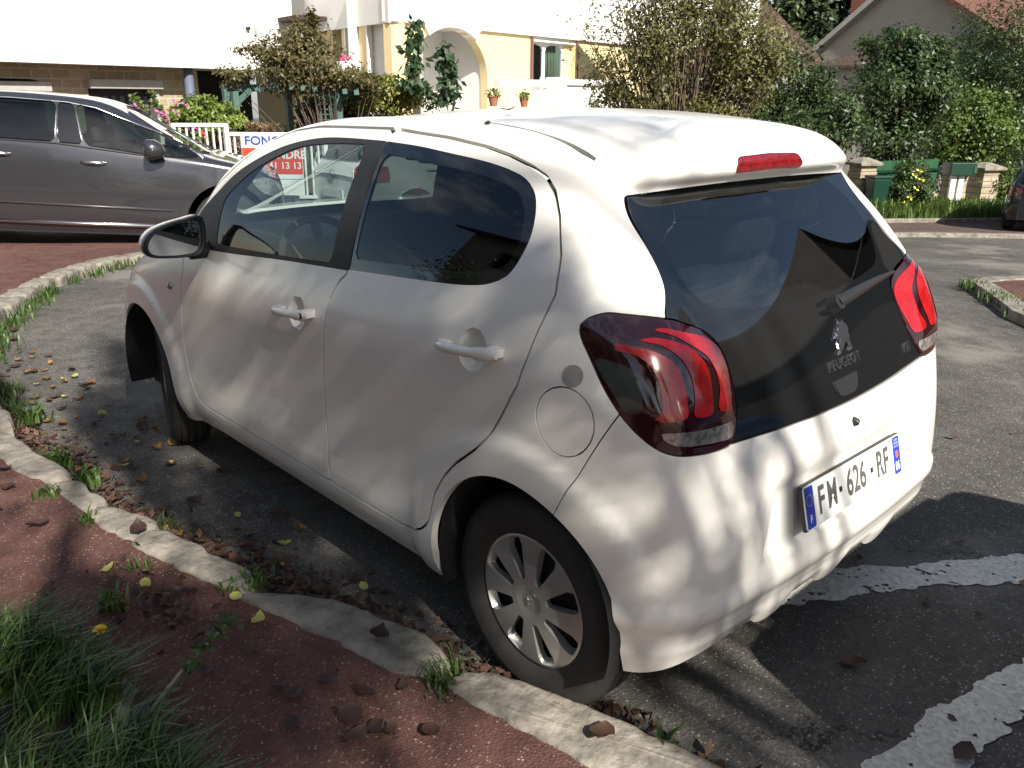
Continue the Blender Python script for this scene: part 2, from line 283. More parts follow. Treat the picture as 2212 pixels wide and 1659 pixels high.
# ---- clippable surface
class Surf:
    def __init__(s,V,N,F): s.V=V; s.N=N; s.F=F
    @staticmethod
    def grid(B,N,flip=False):
        n,m=B.shape[:2]; I=np.arange(n*m).reshape(n,m)
        q=np.stack([I[:-1,:-1],I[1:,:-1],I[1:,1:],I[:-1,1:]],-1).reshape(-1,4)
        if flip: q=q[:,::-1]
        return Surf(B.reshape(-1,3).copy(),N.reshape(-1,3).copy(),[tuple(a) for a in q.tolist()])
    def compact(s):
        u=sorted({i for f in s.F for i in f}); r={a:b for b,a in enumerate(u)}
        return Surf(s.V[u],s.N[u],[tuple(r[i] for i in f) for f in s.F])
    def clip(s,f):
        """returns (f<=0 part, f>0 part)"""
        neg=(f<=0); A=[];Bq=[];nv=[];nn=[];cache={}; V,N=s.V,s.N; base=len(V)
        def cut(i,j):
            k=(i,j) if i<j else (j,i)
            if k not in cache:
                a,b=k; t=f[a]/(f[a]-f[b]); t=min(max(t,0),1)
                cache[k]=base+len(nv); nv.append(V[a]+(V[b]-V[a])*t); q=N[a]+(N[b]-N[a])*t; nn.append(q/max(np.linalg.norm(q),1e-9))
            return cache[k]
        for q in s.F:
            c=sum(bool(neg[i]) for i in q)
            if c==len(q): A.append(q)
            elif c==0: Bq.append(q)
            else:
                a=[];b=[]
                for k,i in enumerate(q):
                    j=q[(k+1)%len(q)]
                    (a if neg[i] else b).append(i)
                    if neg[i]!=neg[j]:
                        x=cut(i,j); a.append(x); b.append(x)
                if len(a)>2: A.append(tuple(a))
                if len(b)>2: Bq.append(tuple(b))
        if nv: V=np.concatenate([V,np.array(nv)]); N=np.concatenate([N,np.array(nn)])
        return Surf(V,N,A).compact(),Surf(V,N,Bq).compact()
    def refine(s,near,levels=1):
        """splits the quads where near(centres) holds into four"""
        for _ in range(levels):
            C_=np.array([s.V[list(q)].mean(0) for q in s.F]); hit=near(C_); V=list(s.V);N=list(s.N);F=[];mid={}
            def mp_(i,j):
                k=(min(i,j),max(i,j))
                if k not in mid: mid[k]=len(V); V.append((s.V[i]+s.V[j])/2); n_=s.N[i]+s.N[j]; N.append(n_/max(np.linalg.norm(n_),1e-9))
                return mid[k]
            for q,h in zip(s.F,hit):
                if not h or len(q)!=4: F.append(q); continue
                m_=[mp_(q[k],q[(k+1)%4]) for k in range(4)]; c=len(V); V.append(s.V[list(q)].mean(0)); n_=s.N[list(q)].sum(0); N.append(n_/max(np.linalg.norm(n_),1e-9))
                for k in range(4): F.append((q[k],m_[k],c,m_[k-1]))
            s=Surf(np.array(V),np.array(N),F)
        return s
    def split(s,field,g=.0):
        a,_=s.clip(field(s.V)+g); _,b=s.clip(field(s.V)-g); return a,b
    def mirror(s): return Surf(s.V*[1,-1,1],s.N*[1,-1,1],[f[::-1] for f in s.F])
    def join(s,o):
        n=len(s.V); return Surf(np.concatenate([s.V,o.V]),np.concatenate([s.N,o.N]),s.F+[tuple(i+n for i in f) for f in o.F])
    def weld(s,tol=1e-5):
        k=np.round(s.V/tol).astype(np.int64); _,idx,inv=np.unique(k,axis=0,return_index=True,return_inverse=True); inv=inv.ravel()
        F=[]
        for f in s.F:
            g=[];
            for i in f:
                j=int(inv[i])
                if not g or g[-1]!=j: g.append(j)
            if len(g)>1 and g[0]==g[-1]: g.pop()
            if len(g)>2 and len(set(g))==len(g): F.append(tuple(g))
        return Surf(s.V[idx],s.N[idx],F)
    def off(s,d): return Surf(s.V+s.N*(np.asarray(d)[:,None] if np.ndim(d) else d),s.N,s.F)
    def rim(s,depth=.012,rimdir=None,skip=None):
        s=s.weld(); ed={}
        for q in s.F:
            for k,i in enumerate(q):
                j=q[(k+1)%len(q)]; ed[(i,j)]=1
        V=[s.V];N=[s.N];F=list(s.F); n=len(s.V)
        B=[(i,j) for (i,j) in ed if (j,i) not in ed]
        if skip is not None: B=[(i,j) for i,j in B if not (skip(s.V[i]) and skip(s.V[j]))]
        if B:
            for i,j in B:
                a,b=s.V[i],s.V[j]; da=-s.N[i]*depth if rimdir is None else rimdir(a,s.N[i]); db=-s.N[j]*depth if rimdir is None else rimdir(b,s.N[j])
                nn=np.cross(a-b,da); L=np.linalg.norm(nn); nn=nn/L if L>1e-12 else s.N[i]
                V.append(np.array([b,a,a+da,b+db])); N.append(np.array([nn]*4)); F.append((n,n+1,n+2,n+3)); n+=4
        return Surf(np.concatenate(V),np.concatenate(N),F)
    def build(s,name,mt,parent=None,custom=True):
        me=bpy.data.meshes.new(name); me.from_pydata(s.V.tolist(),[],s.F)
        me.polygons.foreach_set('use_smooth',[True]*len(me.polygons))
        if custom: me.normals_split_custom_set_from_vertices(s.N.tolist())
        me.update(); return link(name,me,mt,parent)
seam=lambda p: abs(p[1])<1e-4
# ---- foliage
def leaves(name,pts,nrm,size,mt,parent=None,aspect=.5,jit=.6,seed=0,tone=None,fold=.25,droop=0.):
    """pts (n,3): one folded leaf of 2 quads... each leaf = 2 triangles"""
    r=np.random.default_rng(seed); n=len(pts)
    nn=nrm+r.normal(0,jit,(n,3)); nn/=np.linalg.norm(nn,axis=1,keepdims=True)+1e-9
    t=np.cross(nn,r.normal(0,1,(n,3))); t[:,2]-=droop; t/=np.linalg.norm(t,axis=1,keepdims=True)+1e-9
    b=np.cross(nn,t); L=size*r.uniform(.6,1.35,n)[:,None]; w=L*aspect*.5
    mid=pts+t*L*.45
    V=np.stack([pts,mid+b*w+nn*w*fold,pts+t*L,mid-b*w+nn*w*fold],1).reshape(-1,3)
    i=np.arange(n)*4; F=np.stack([np.stack([i,i+1,i+2],1),np.stack([i,i+2,i+3],1)],1).reshape(-1,3)
    me=bpy.data.meshes.new(name); me.vertices.add(len(V)); me.vertices.foreach_set('co',V.ravel().astype(np.float32))
    me.loops.add(F.size); me.loops.foreach_set('vertex_index',F.ravel().astype(np.int32)); me.polygons.add(len(F)); me.polygons.foreach_set('loop_start',(np.arange(len(F))*3).astype(np.int32))
    a=me.attributes.new('tone','FLOAT','FACE'); tv=(tone if tone is not None else r.random(n)); a.data.foreach_set('value',np.repeat(np.clip(tv,0,1),2).astype(np.float32))
    me.update(calc_edges=True); me.validate()
    return link(name,me,mt,parent)
def crown_points(blobs,n,seed=0,nclump=60,sig=.16,shell=.55):
    """clumped points in ellipsoids (cx,cy,cz,rx,ry,rz,weight)"""
    r=np.random.default_rng(seed); P=[];Nn=[];T=[]
    w=np.array([b[6] for b in blobs],float); w/=w.sum()
    for b,k in zip(blobs,w):
        m=int(n*k); c=np.array(b[:3]); R=np.array(b[3:6]); nc=max(6,int(nclump*k))
        d=r.normal(0,1,(nc,3)); d/=np.linalg.norm(d,axis=1,keepdims=True); rad=r.uniform(shell,1.0,nc)[:,None]
        cc=d*rad; ct=r.random(nc); ci=r.integers(0,nc,m); p=cc[ci]+r.normal(0,sig,(m,3)); q=p/np.maximum(np.linalg.norm(p,axis=1,keepdims=True),1e-6)
        P.append(c+p*R); Nn.append(q+[0,0,.5]); T.append(np.clip(.25+.5*ct[ci]+r.normal(0,.2,m),0,1))
    return np.concatenate(P),np.concatenate(Nn),np.concatenate(T)
def shrub(name,label,cat,blobs,n,size,ca,cb,base,group=None,seed=0,aspect=.5,stems=14,nclump=60,sig=.16,shell=.45,stemcol=(.09,.06,.04),jit=.6,srad=.02,crown='foliage',stem='stem',droop=0.):
    t=thing(name,label,cat,base,0,group); b0=np.array(base)
    P,N,T=crown_points(blobs,n,seed,nclump,sig,shell)
    leaves(crown,P-b0,N,size,leafmat('leaf_'+'_'.join('%.2f'%c for c in ca+cb),ca,cb),t,aspect,jit,seed,T,droop=droop)
    r=random.Random(seed); mb=MB()
    for k in range(stems):
        i=r.randrange(len(P)); e=P[i]-b0; s0=np.array([r.uniform(-.25,.25)*blobs[0][3],r.uniform(-.25,.25)*blobs[0][4],0])
        m=(s0+e)*.5+np.array([r.uniform(-.1,.1),r.uniform(-.1,.1),.1*abs(e[2])])
        mb.tube([s0,m,e],[srad,srad*.7,srad*.25],5,False)
    mb.build(stem,mat('bark_%.2f'%stemcol[0],stemcol,.9,noise=(20,4,.8),bump=.5),t,True)
    return t

# ---------------------------------------------------------------- materials
paint=mat('white paint',(.80,.778,.725),.24,0,.5,.5,noise=(2.2,6,.10),col2=(.70,.68,.62))
paint_low=paint
blackpl=mat('black plastic',(.018,.018,.019),.42,bump=.15,bscale=400)
piano=mat('gloss black',(.006,.007,.008),.06,0,1.0)
trim=mat('rubber trim',(.022,.022,.023),.5)
dark=mat('dark cavity',(.006,.006,.006),.9)
cabin=mat('cabin plastic',(.02,.021,.023),.6,bump=.2,bscale=300)
seatm=mat('seat cloth',(.02,.021,.024),.85,noise=(60,3,.6),bump=.3,bscale=200)
rubber=mat('tyre rubber',(.022,.021,.020),.75,noise=(14,5,.6),col2=(.045,.042,.038),bump=.10,bscale=140)
silver=mat('wheel silver',(.56,.55,.53),.32,.65,.3,noise=(8,5,.5),col2=(.36,.35,.33))
chrome=mat('chrome',(.80,.81,.83),.22,1.0)
redl=mat('red lamp lens',(.28,.005,.007),.14,0,.6,noise=(34,3,.6),col2=(.52,.011,.014))
redd=mat('dark red lamp lens',(.022,.002,.003),.05,0,1.0)
smokel=mat('smoked lamp lens',(.035,.042,.038),.08,0,1.0)
clearl=mat('clear lamp lens',(.45,.45,.44),.16,.55,1.0,noise=(55,2,.9),col2=(.12,.10,.10))
gfront=glass('side glass',(.66,.75,.73)); grear=glass('privacy glass',(.07,.09,.085)); gback=glass('rear glass',(.44,.52,.54),1.0,1.9)
platew=mat('plate white',(.78,.79,.76),.35); plateb=mat('plate blue',(.02,.055,.42),.35); ink=mat('plate grey ink',(.10,.10,.095),.4); ink2=mat('black ink',(.02,.02,.02),.5)
yellow=mat('star yellow',(.62,.5,.12),.5); whitep=mat('white print',(.8,.8,.8),.5); orangep=mat('red print',(.7,.14,.06),.5)

# ---------------------------------------------------------------- the white hatchback (rear axle at the origin, nose towards +x, left side +y)
car=thing('parked_car','white five-door hatchback parked beside the kerb stones, seen from its rear left corner','car',(0,0,0))
GB,GN=body_grid(13,11)
half=Surf.grid(GB,GN)
XZ=lambda V:V[:,[0,2]]; YZ=lambda V:V[:,[1,2]]; TZ=lambda V:np.stack([np.arctan2(V[:,1],V[:,0]-.3),V[:,2]],1)
def arch(ax,az,r):
    def f(V):
        dx=V[:,0]-ax; dz=V[:,2]-az
        d=np.hypot(dx,np.where(dz>0,dz,dz*.30))-r; return np.where(V[:,1]>.45,d,1.)
    return f
rest=half
for ax,az,ar in ARCH:
    _,rest=rest.split(arch(ax,az,ar),0)
G=.0036
# tail lamp
LP=smooth_poly(DATA['lamp'],4,corner=())
lamp,rest=rest.split(lambda V:np.where(V[:,0]<.1,psdf(TZ(V),LP),1.),.0016)
# tailgate glass: mirrored outline in y,z
GP=[(.585,1.050),(.545,1.10),(.530,1.16),(.520,1.22),(.508,1.275),(.30,1.282),(.12,1.285),(-.05,1.2855),(-.05,.7555),(.06,.755),(.27,.760),(.40,.766),(.50,.772),(.56,.80),(.62,.95)]
GPs=smooth_poly(GP,4,corner=(0,4,7,8,12))
tail,rest=rest.split(lambda V:np.where(V[:,0]<.05,psdf(YZ(V),GPs),1.),.0022)
_A=lambda V:np.stack([np.ones(len(V)),V[:,2]-1,(V[:,2]-1)**2,(V[:,2]-1)**3,V[:,1]**2,V[:,1]**4,V[:,1]**2*(V[:,2]-1)],1)
_m=np.abs(tail.V[:,1])<.47; _c=np.linalg.lstsq(_A(tail.V[_m]),tail.V[_m,0],rcond=None)[0]
def _tx(V): return _A(V)@_c
_V=tail.V.copy(); _bl=sstep(.60,.44,np.abs(_V[:,1])); _V[:,0]=_V[:,0]*(1-_bl)+_tx(_V)*_bl
_e=1e-4; _gy=(_tx(_V+[0,_e,0])-_tx(_V-[0,_e,0]))/(2*_e); _gz=(_tx(_V+[0,0,_e])-_tx(_V-[0,0,_e]))/(2*_e)
_N=np.stack([-np.ones(len(_V)),_gy,_gz],1); _N/=np.linalg.norm(_N,axis=1,keepdims=True); tail=Surf(_V,_N*_bl[:,None]+tail.N*(1-_bl[:,None]),tail.F); tail.N/=np.linalg.norm(tail.N,axis=1,keepdims=True)
# fuel flap
fl=np.array(DATA['fuel']); fc=fl.mean(0)
FP=np.stack([fc[0]+.072*np.cos(np.linspace(0,2*pi,40,False)),fc[1]+.079*np.sin(np.linspace(0,2*pi,40,False))],1)
flap,rest=rest.split(lambda V:np.where(V[:,1]>.4,psdf(XZ(V),FP),1.),.0016)
# doors
sm=[p for p in DATA['door_seam_top']]
seam_r=[p for p in sm if p[0]<.99]          # rear door rear/top edge then bottom
mid=[(.731,1.398),(.722,1.366),(.717,1.20),(.711,1.035),(.717,1.012),(.748,.988),(.778,.935),(.808,.80),(.836,.69),(.839,.58),(.836,.45),(.832,.341)]
rear_poly=[p for p in sm if p[0]<.74 and not(p[1]<.36 and p[0]>.47)]
rear_poly=rear_poly+[(.60,.340)]+mid[::-1]
RP=np.array(rear_poly)
ftop=[(1.0,1.395),(1.15,1.392),(1.30,1.375),(1.42,1.340),(1.55,1.272),(1.68,1.190),(1.775,1.120),(1.845,1.06),(1.875,.99)]
fedge=[(1.83,.93),(1.815,.86),(1.845,.74),(1.866,.63),(1.866,.53),(1.845,.44),(1.80,.370),(1.745,.345)]
front_poly=mid[::-1]+ftop+fedge+[(1.3,.342)]
FPo=np.array(front_poly)
rdoor,rest=rest.split(lambda V:np.where((V[:,1]>.4),psdf(XZ(V),RP),1.),G)
fdoor,rest=rest.split(lambda V:np.where((V[:,1]>.4),psdf(XZ(V),FPo),1.),G)
# scooped handle recesses: a round cut and a dish
HR=.050
_side=GB.reshape(-1,3); _side=_side[(_side[:,1]>.6)]
def side_y(x,z):
    d=(_side[:,0]-x)**2+(_side[:,2]-z)**2; i=d<.085**2; A_=np.stack([np.ones(i.sum()),_side[i,0]-x,_side[i,2]-z,(_side[i,2]-z)**2],1); w=np.exp(-d[i]/.0012)[:,None]
    return float(np.linalg.lstsq(A_*w,_side[i,1]*w[:,0],rcond=1e-9)[0][0])
dishes=[]
for k_,(hx_,hz_) in enumerate(HAND):
    cf=lambda V:np.where(V[:,1]>.5,np.hypot(V[:,0]-hx_,(V[:,2]-hz_)/1.05)-HR,1.)
    if k_==0: _,fdoor=fdoor.split(cf,0)
    else: _,rdoor=rdoor.split(cf,0)
    vs=[];fs=[];na=40
    for r_ in (1,.97,.92,.84,.72,.55,.35,.15):
        for a_ in range(na):
            x_=hx_+HR*r_*cos(2*pi*a_/na); z_=hz_+1.05*HR*r_*sin(2*pi*a_/na)
            vs.append((x_,side_y(x_,z_)-.027*(1-r_**2.6)**.75-(.0004 if r_==1 else 0),z_))
    for i_ in range(7):
        for a_ in range(na): fs.append((i_*na+a_,i_*na+(a_+1)%na,(i_+1)*na+(a_+1)%na,(i_+1)*na+a_))
    fs.append(tuple(7*na+a_ for a_ in range(na))); dishes.append((vs,fs))
# door windows
_wr=list(DATA['win_rear']); _wr[0]=(.732,1.366); _wr[-1]=(.722,1.0245); WR=smooth_poly(_wr,4,corner=(0,17))

fb=[(1.80,1.045),(1.748,1.098),(1.65,1.165),(1.56,1.226),(1.451,1.275),(1.35,1.310),(1.235,1.339),(1.081,1.361),(.93,1.367),(.712,1.366),(.703,1.0225),(1.105,.998),(1.436,.973),(1.80,.952)]
WF=smooth_poly(fb,4,corner=(0,9,10,13))
wr,rdoor=rdoor.split(lambda V:psdf(XZ(V),WR),0)
wf,fdoor=fdoor.split(lambda V:psdf(XZ(V),WF),0)
# true, gently curved panes (no ripples in the reflections)
def quad_pane(s):
    A_=lambda V:np.stack([np.ones(len(V)),V[:,0],V[:,2],V[:,0]**2,V[:,2]**2,V[:,0]*V[:,2]],1); c=np.linalg.lstsq(A_(s.V),s.V[:,1],rcond=None)[0]; f=lambda V:A_(V)@c
    V=s.V.copy(); V[:,1]=.35*V[:,1]+.65*f(V); e=1e-4; gx_=(f(V+[e,0,0])-f(V-[e,0,0]))/(2*e); gz_=(f(V+[0,0,e])-f(V-[0,0,e]))/(2*e)
    N=np.stack([-gx_,np.ones(len(V)),-gz_],1); return Surf(V,N/np.linalg.norm(N,axis=1,keepdims=True),s.F)
wr=quad_pane(wr); wf=quad_pane(wf)
# rear window: glossy black border, clear middle
def shrinkf(P,g): return lambda V:psdf(XZ(V),P)+g
wr_g,wr_b=wr.split(shrinkf(WR,.030),0)
FG=smooth_poly([(1.575,.988),(1.585,1.10),(1.575,1.15),(1.50,1.205),(1.41,1.256),(1.28,1.305),(1.17,1.334),(1.0,1.350),(.80,1.356),(.812,1.03),(1.112,1.012)],4,corner=(0,2,8,9))
wf_g,wf_b=wf.split(lambda V:psdf(XZ(V),FG),0)
# bumper
bp=lambda V:np.maximum((V[:,0]-(-.140+(V[:,2]-.61)*-.484)),V[:,2]-.93)+0*V[:,0]
bumper,rest=rest.split(lambda V:np.where(V[:,0]<.1,bp(V),1.),.0016)
# spoiler / roof slit
SL=np.array([(.46,.4685),(.333,.4865),(.198,.5075),(.116,.5165),(.037,.5245),(.006,.5285),(.004,.5375),(.044,.5385),(.137,.5225),(.264,.5015),(.333,.4925),(.455,.4745)])
XY=lambda V:V[:,:2]
rest=rest.refine(lambda c:(c[:,2]>1.25)&(c[:,0]<.5)&(c[:,0]>-.1)&(psdf(c[:,:2],SL)<.03),3)
_,rest=rest.split(lambda V:np.where(V[:,2]>1.25,psdf(XY(V),SL),1.),0)
SPo=np.array([(.004,.533),(.004,.507),(.012,.473),(.018,.431),(.020,.387),(.016,.25),(.012,.12),(.012,0),(.012,-.1),(-.4,-.1),(-.4,.50),(-.085,.505),(-.068,.513),(-.051,.529),(-.035,.538),(-.022,.540),(-.006,.538)])
rest=rest.refine(lambda c:(c[:,2]>1.24)&(c[:,0]<.06)&(np.abs(psdf(c[:,:2],SPo))<.02),2)
spoiler,rest=rest.split(lambda V:np.where(V[:,2]>1.26,psdf(XY(V),SPo),1.),0)
BR=np.array(DATA['brake']); brk=[(abs(0),0)]
BRp=np.array([(-.01,1.315),(.150,1.312),(.158,1.322),(.140,1.349),(-.01,1.353)])
brake,spoiler=spoiler.split(lambda V:psdf(YZ(V),BRp),.0008)
# windscreen
WS=np.array([(-.1,1.03),(.42,1.035),(.53,1.06),(.55,1.12),(.50,1.30),(.40,1.372),(-.1,1.385)])
wsc,rest=rest.split(lambda V:np.where(V[:,0]>1.2,psdf(YZ(V),WS),1.),0)
def whole(s): return s.join(s.mirror()).weld()
def bodyrim(p,n):
    if p[2]<.30 : return np.array([0,-math.copysign(.05,p[1]) if abs(p[1])>.4 else 0,.01 if abs(p[1])>.4 else .02])+np.array([.05 if p[0]<-.25 else 0,0,0])
    for ax,az,ar in ARCH:
        if abs(p[1])>.4 and abs(math.hypot(p[0]-ax,max(p[2]-az,0))-ar)<.012 or (abs(p[1])>.4 and p[2]<az and abs(abs(p[0]-ax)-ar)<.012): return np.array([0,-math.copysign(.018,p[1]),0])-n*.004
    return -n*.013
whole(rest).rim(rimdir=bodyrim,skip=seam).build('body',paint,car)
whole(bumper).rim(rimdir=bodyrim,skip=seam).build('bumper',paint,car)
sp=whole(spoiler).rim(.004,skip=seam).build('spoiler',paint,car)
whole(brake.off(.003)).rim(.006,skip=seam).build('brake_light',mat('brake lens',(.22,.006,.01),.12,0,1.0,noise=(60,3,.8),col2=(.06,.002,.004)),sp)
# tailgate: opaque gloss-black glass, with a clear window area
IG=smooth_poly([(-.1,1.276),(.36,1.271),(.42,1.240),(.455,1.20),(.470,1.15),(.46,1.09),(.42,1.045),(.36,1.028),(.2,1.012),(-.1,1.005)],4,corner=(0,9))
tg,tb=tail.split(lambda V:psdf(YZ(V),IG),0)
tgate=whole(tb).rim(.014,skip=seam).build('tailgate',piano,car)
whole(tg).build('rear_window',gback,tgate)
def side_parts(m):
    mm=(lambda s:s) if m>0 else (lambda s:s.mirror())
    for (d,wg,wb,gm,bm,hx) in ((fdoor,wf_g,wf_b,gfront,trim,0),(rdoor,wr_g,wr_b,grear,piano,1)):
        o=mm(d).rim(.014).build('front_door' if hx==0 else 'rear_door',paint,car)
        mm(wb.off(-.002)).rim(.008).build('window_frame',bm,o)
        mm(wg.off(-.004)).build('window',gm,o)
        MB().add([(a_,m*b_,c_) for a_,b_,c_ in dishes[hx][0]],dishes[hx][1]).build('handle_recess',paint,o,True)
        # handle: tapering bar standing on two feet over the scooped recess
        x,z=HAND[hx]; yb=.795 if hx==0 else .782
        L=.108; prof=[]; vs=[];fs=[]; n=13
        for k in range(n):
            t=k/(n-1); xx=x+L-2*L*t; zz=z-.006+.020*t; yy=yb+.022+.012*sin(pi*min(max(t,0),1)) ; w=.0125 if t<.72 else .0165; w*=(.55 if k in(0,n-1) else 1); th=.011*(.6 if k in(0,n-1) else 1)
            for a in np.linspace(0,2*pi,10,False): vs.append((xx,m*(yy+th*cos(a)),zz+w*sin(a)))
        for k in range(n-1):
            for a in range(10): fs.append((k*10+a,k*10+(a+1)%10,(k+1)*10+(a+1)%10,(k+1)*10+a))
        fs+=[tuple(range(10)),tuple((n-1)*10+a for a in range(10))]
        h=MB().add(vs,fs)
        for xx in (x+L*.86,x-L*.82): h.box((xx-.016,m*(yb-.02) if m>0 else m*(yb+.02),z-.014+(.02 if xx<x else 0)),(xx+.016,m*(yb+.022) if m>0 else m*(yb-.02),z+.006+(.02 if xx<x else 0)))
        ho=h.build('handle',paint,o,40)
        if hx==0:
            MB().lathe([(0,.0),(.009,.0),(.010,-.004)],14,lambda a,b,c:(x-L*.80+a,m*(yb+.036+c),z+.012+b)).build('keyhole',blackpl,o,True)
    # fuel flap only on the left
    if m>0:
        flap.rim(.01).build('fuel_flap',paint,car)
        pv=[(-.155,side_y(-.155,.926)+.0012,.926)]+[(-.155+.024*cos(t_),side_y(-.155+.024*cos(t_),.926+.024*sin(t_))+.0010,.926+.024*sin(t_)) for t_ in np.linspace(0,2*pi,28,False)]
        MB().add(pv,[(0,1+i,1+(i+1)%28) for i in range(28)]).build('round_patch',mat('patch',(.36,.345,.32),.75,noise=(90,3,.5)),car,True)
        MB().lathe([(0,.010),(.010,.009),(.014,.004),(.0145,-.004)],20,lambda a,b,c:(1.938+a,.792+c,.785+b)).build('side_repeater',clearl,car,True)
    # tail lamp with its inner pieces
    f=psdf(TZ(lamp.V),LP); bul=.013*sstep(0,.07,-f)
    L0=Surf(lamp.V,lamp.N,lamp.F).off(bul); 
    S2=mm(L0).rim(.02).build('tail_light',redd,car,custom=False)
    for nm,key,mt,of in (('red_light_band','claw1',redl,.0014),('red_light_band','claw2',redl,.0014),('red_light_band','claw3',redl,.0014),('smoked_lens','smoke',smokel,.0014),('reversing_light','rev',clearl,.0014)):
        Pp=smooth_poly(DATA[key],3); s1,_=lamp.split(lambda V:psdf(TZ(V),Pp),0); b1=.013*sstep(0,.07,-psdf(TZ(s1.V),LP)); mm(s1.off(b1+of)).build(nm,mt,S2,custom=False)
    # wheel-arch liner
    for ax,az,ar in ARCH:
        n=28; vs=[];fs=[]
        for k in range(n+1):
            a=-.35+(pi+.7)*k/n; r=ar-.002
            vs+=[(ax+r*cos(a),m*.40,az+r*sin(a)),(ax+r*cos(a),m*.772,az+r*sin(a))]
        fs=[(2*k,2*k+1,2*k+3,2*k+2) for k in range(n)]; fs.append(tuple(range(0,2*n+2,2)))
        MB().add(vs,fs).build('wheel_arch_liner',dark,car,True)
    # door mirror
    mo=MB(); sh=[(-.005,.052),(.05,.050),(.11,.040),(.165,.022),(.195,-.005),(.203,-.035),(.185,-.060),(.13,-.070),(.06,-.074),(.012,-.068),(-.008,-.03)]
    rings=[(0,.93),(.0,1.0),(-.03,1.02),(.03,1.0),(.075,.86),(.11,.55),(.122,.2)]
    rings=[(.006,.98),(.008,1.02),(.016,1.035),(.045,1.0),(.085,.84),(.115,.52),(.127,.15)]
    return mo,sh,rings
for m in (1,-1): mo,sh,rings=side_parts(m)
shp=smooth_poly(sh,3)
def mirror_part(m):
    cx,cz=.10,-.012; O=(1.60,.795,1.03)
    M=lambda a,b,c:(O[0]+c-.10*a,m*(O[1]+a),O[2]+b)
    n=len(shp); vs=[];fs=[]
    for c,k in rings:
        for a,b in shp: vs.append(M(cx+(a-cx)*k,cz+(b-cz)*k,c))
    for i in range(len(rings)-1):
        for k in range(n): fs.append((i*n+k,i*n+(k+1)%n,(i+1)*n+(k+1)%n,(i+1)*n+k))
    fs.append(tuple((len(rings)-1)*n+k for k in range(n)))
    o=MB().add(vs,fs).build('door_mirror',paint,car,True)
    g=[M(cx+(a-cx)*.90,cz+(b-cz)*.90,-.012) for a,b in shp]
    MB().add(g,[tuple(range(n))]).build('mirror_glass',mat('mirror',(.55,.58,.6),.02,1.0),o)
    b=[];f=[]
    for k2,c in ((1.03,.012),(1.045,-.004),(1.02,-.026),(.93,-.026),(.89,-.010)):
        for a,bb in shp: b.append(M(cx+(a-cx)*k2,cz+(bb-cz)*k2,c))
    for i in range(4):
        for k in range(n): f.append((i*n+k,i*n+(k+1)%n,(i+1)*n+(k+1)%n,(i+1)*n+k))
    MB().add(b,f).build('mirror_surround',blackpl,o,True)
    MB().tube([M(.03,-.075,.03),M(-.03,-.075,.03),M(-.065,-.062,.05)],[.022,.024,.03],8).build('mirror_arm',blackpl,o,True)
for m in (1,-1): mirror_part(m)
whole(wsc).build('windscreen',gfront,car)
# bumper details
MB().tube([(-.420,-.012,.705),(-.437,-.013,.702),(-.442,-.014,.701)],[.011,.0105,.006],12).build('reversing_camera',blackpl,car,40)
# number plate
pl=link('number_plate',None,None,car); 
ct,st=cos(.252),sin(.252); PX,PZ=-.4535,.5525
PM=lambda a,b,c:(PX+st*b-ct*c,-a,PZ+ct*b+st*c)     # a: to the right seen from behind, b: up, c: out
bpl=MB().prism([(-.262,-.057),(.262,-.057),(.262,.057),(-.262,.057)],-.004,.006,PM).build('plate_holder',blackpl,car,False,.002)
def rrect(x0,y0,x1,y1,r,n=5):
    o=[]
    for cx,cy,a0 in ((x1-r,y1-r,0),(x0+r,y1-r,90),(x0+r,y0+r,180),(x1-r,y0+r,270)):
        o+=[(cx+r*cos(radians(a0+90*k/n)),cy+r*sin(radians(a0+90*k/n))) for k in range(n+1)]
    return o
bpy.data.objects.remove(pl)
pl=MB().prism(rrect(-.26,-.055,.26,.055,.008),.0055,.009,PM).build('number_plate',platew,car)
def flat(poly,c,M,name,mt,par): return MB().add([M(a,b,c) for a,b in poly],[tuple(range(len(poly)))]).build(name,mt,par)
flat(rrect(-.257,-.052,-.217,.052,.006),.0094,PM,'country_band',plateb,pl); flat(rrect(.217,-.052,.257,.052,.006),.0094,PM,'region_band',plateb,pl)
def put_text(txt,size,M,c,name,mt,par,x=0,y=0,sx=1,depth=0,space=1.0,shear=0,bold=0,rot=0):
    V,F=text_mesh(txt,size,depth,sx,shear,space=space,bold=bold); return MB().add([M(x+a,y+b,c+d) for a,b,d in V],F).build(name,mt,par,fixn=False)
put_text('F',.098,PM,.0098,'registration_text',ink,pl,-.182,0,.74,bold=.0022); put_text('M',.098,PM,.0098,'registration_text',ink,pl,-.128,0,.66,bold=.0018)
put_text('626',.098,PM,.0098,'registration_text',ink,pl,0,0,.72,bold=.0022)
put_text('RF',.098,PM,.0098,'registration_text',ink,pl,.150,0,.70,bold=.0022)
for x in (-.085,.086): flat([(x-.007,-.007),(x+.007,-.007),(x+.007,.007),(x-.007,.007)],.0098,PM,'registration_dash',ink2,pl)
stb=MB()
for k in range(12):
    a=2*pi*k/12; stb.add([PM(-.237+.0135*sin(a)+.0026*sin(b)*q,.018+.0135*cos(a)+.0026*cos(b)*q,.0099) for j in range(10) for b,q in ((2*pi*j/10,(1 if j%2==0 else .42)),)],[tuple(range(10))])
stb.build('star_ring',yellow,pl,fixn=False)
put_text('F',.026,PM,.0099,'country_letter',whitep,pl,-.237,-.030,.9,bold=.0006)
put_text('06',.036,PM,.0099,'department_number',whitep,pl,.237,-.031,.72,bold=.0008)
flat([(.229,.012),(.245,.012),(.245,-.003),(.237,-.009),(.229,-.003)],.0099,PM,'region_shield',orangep,pl)
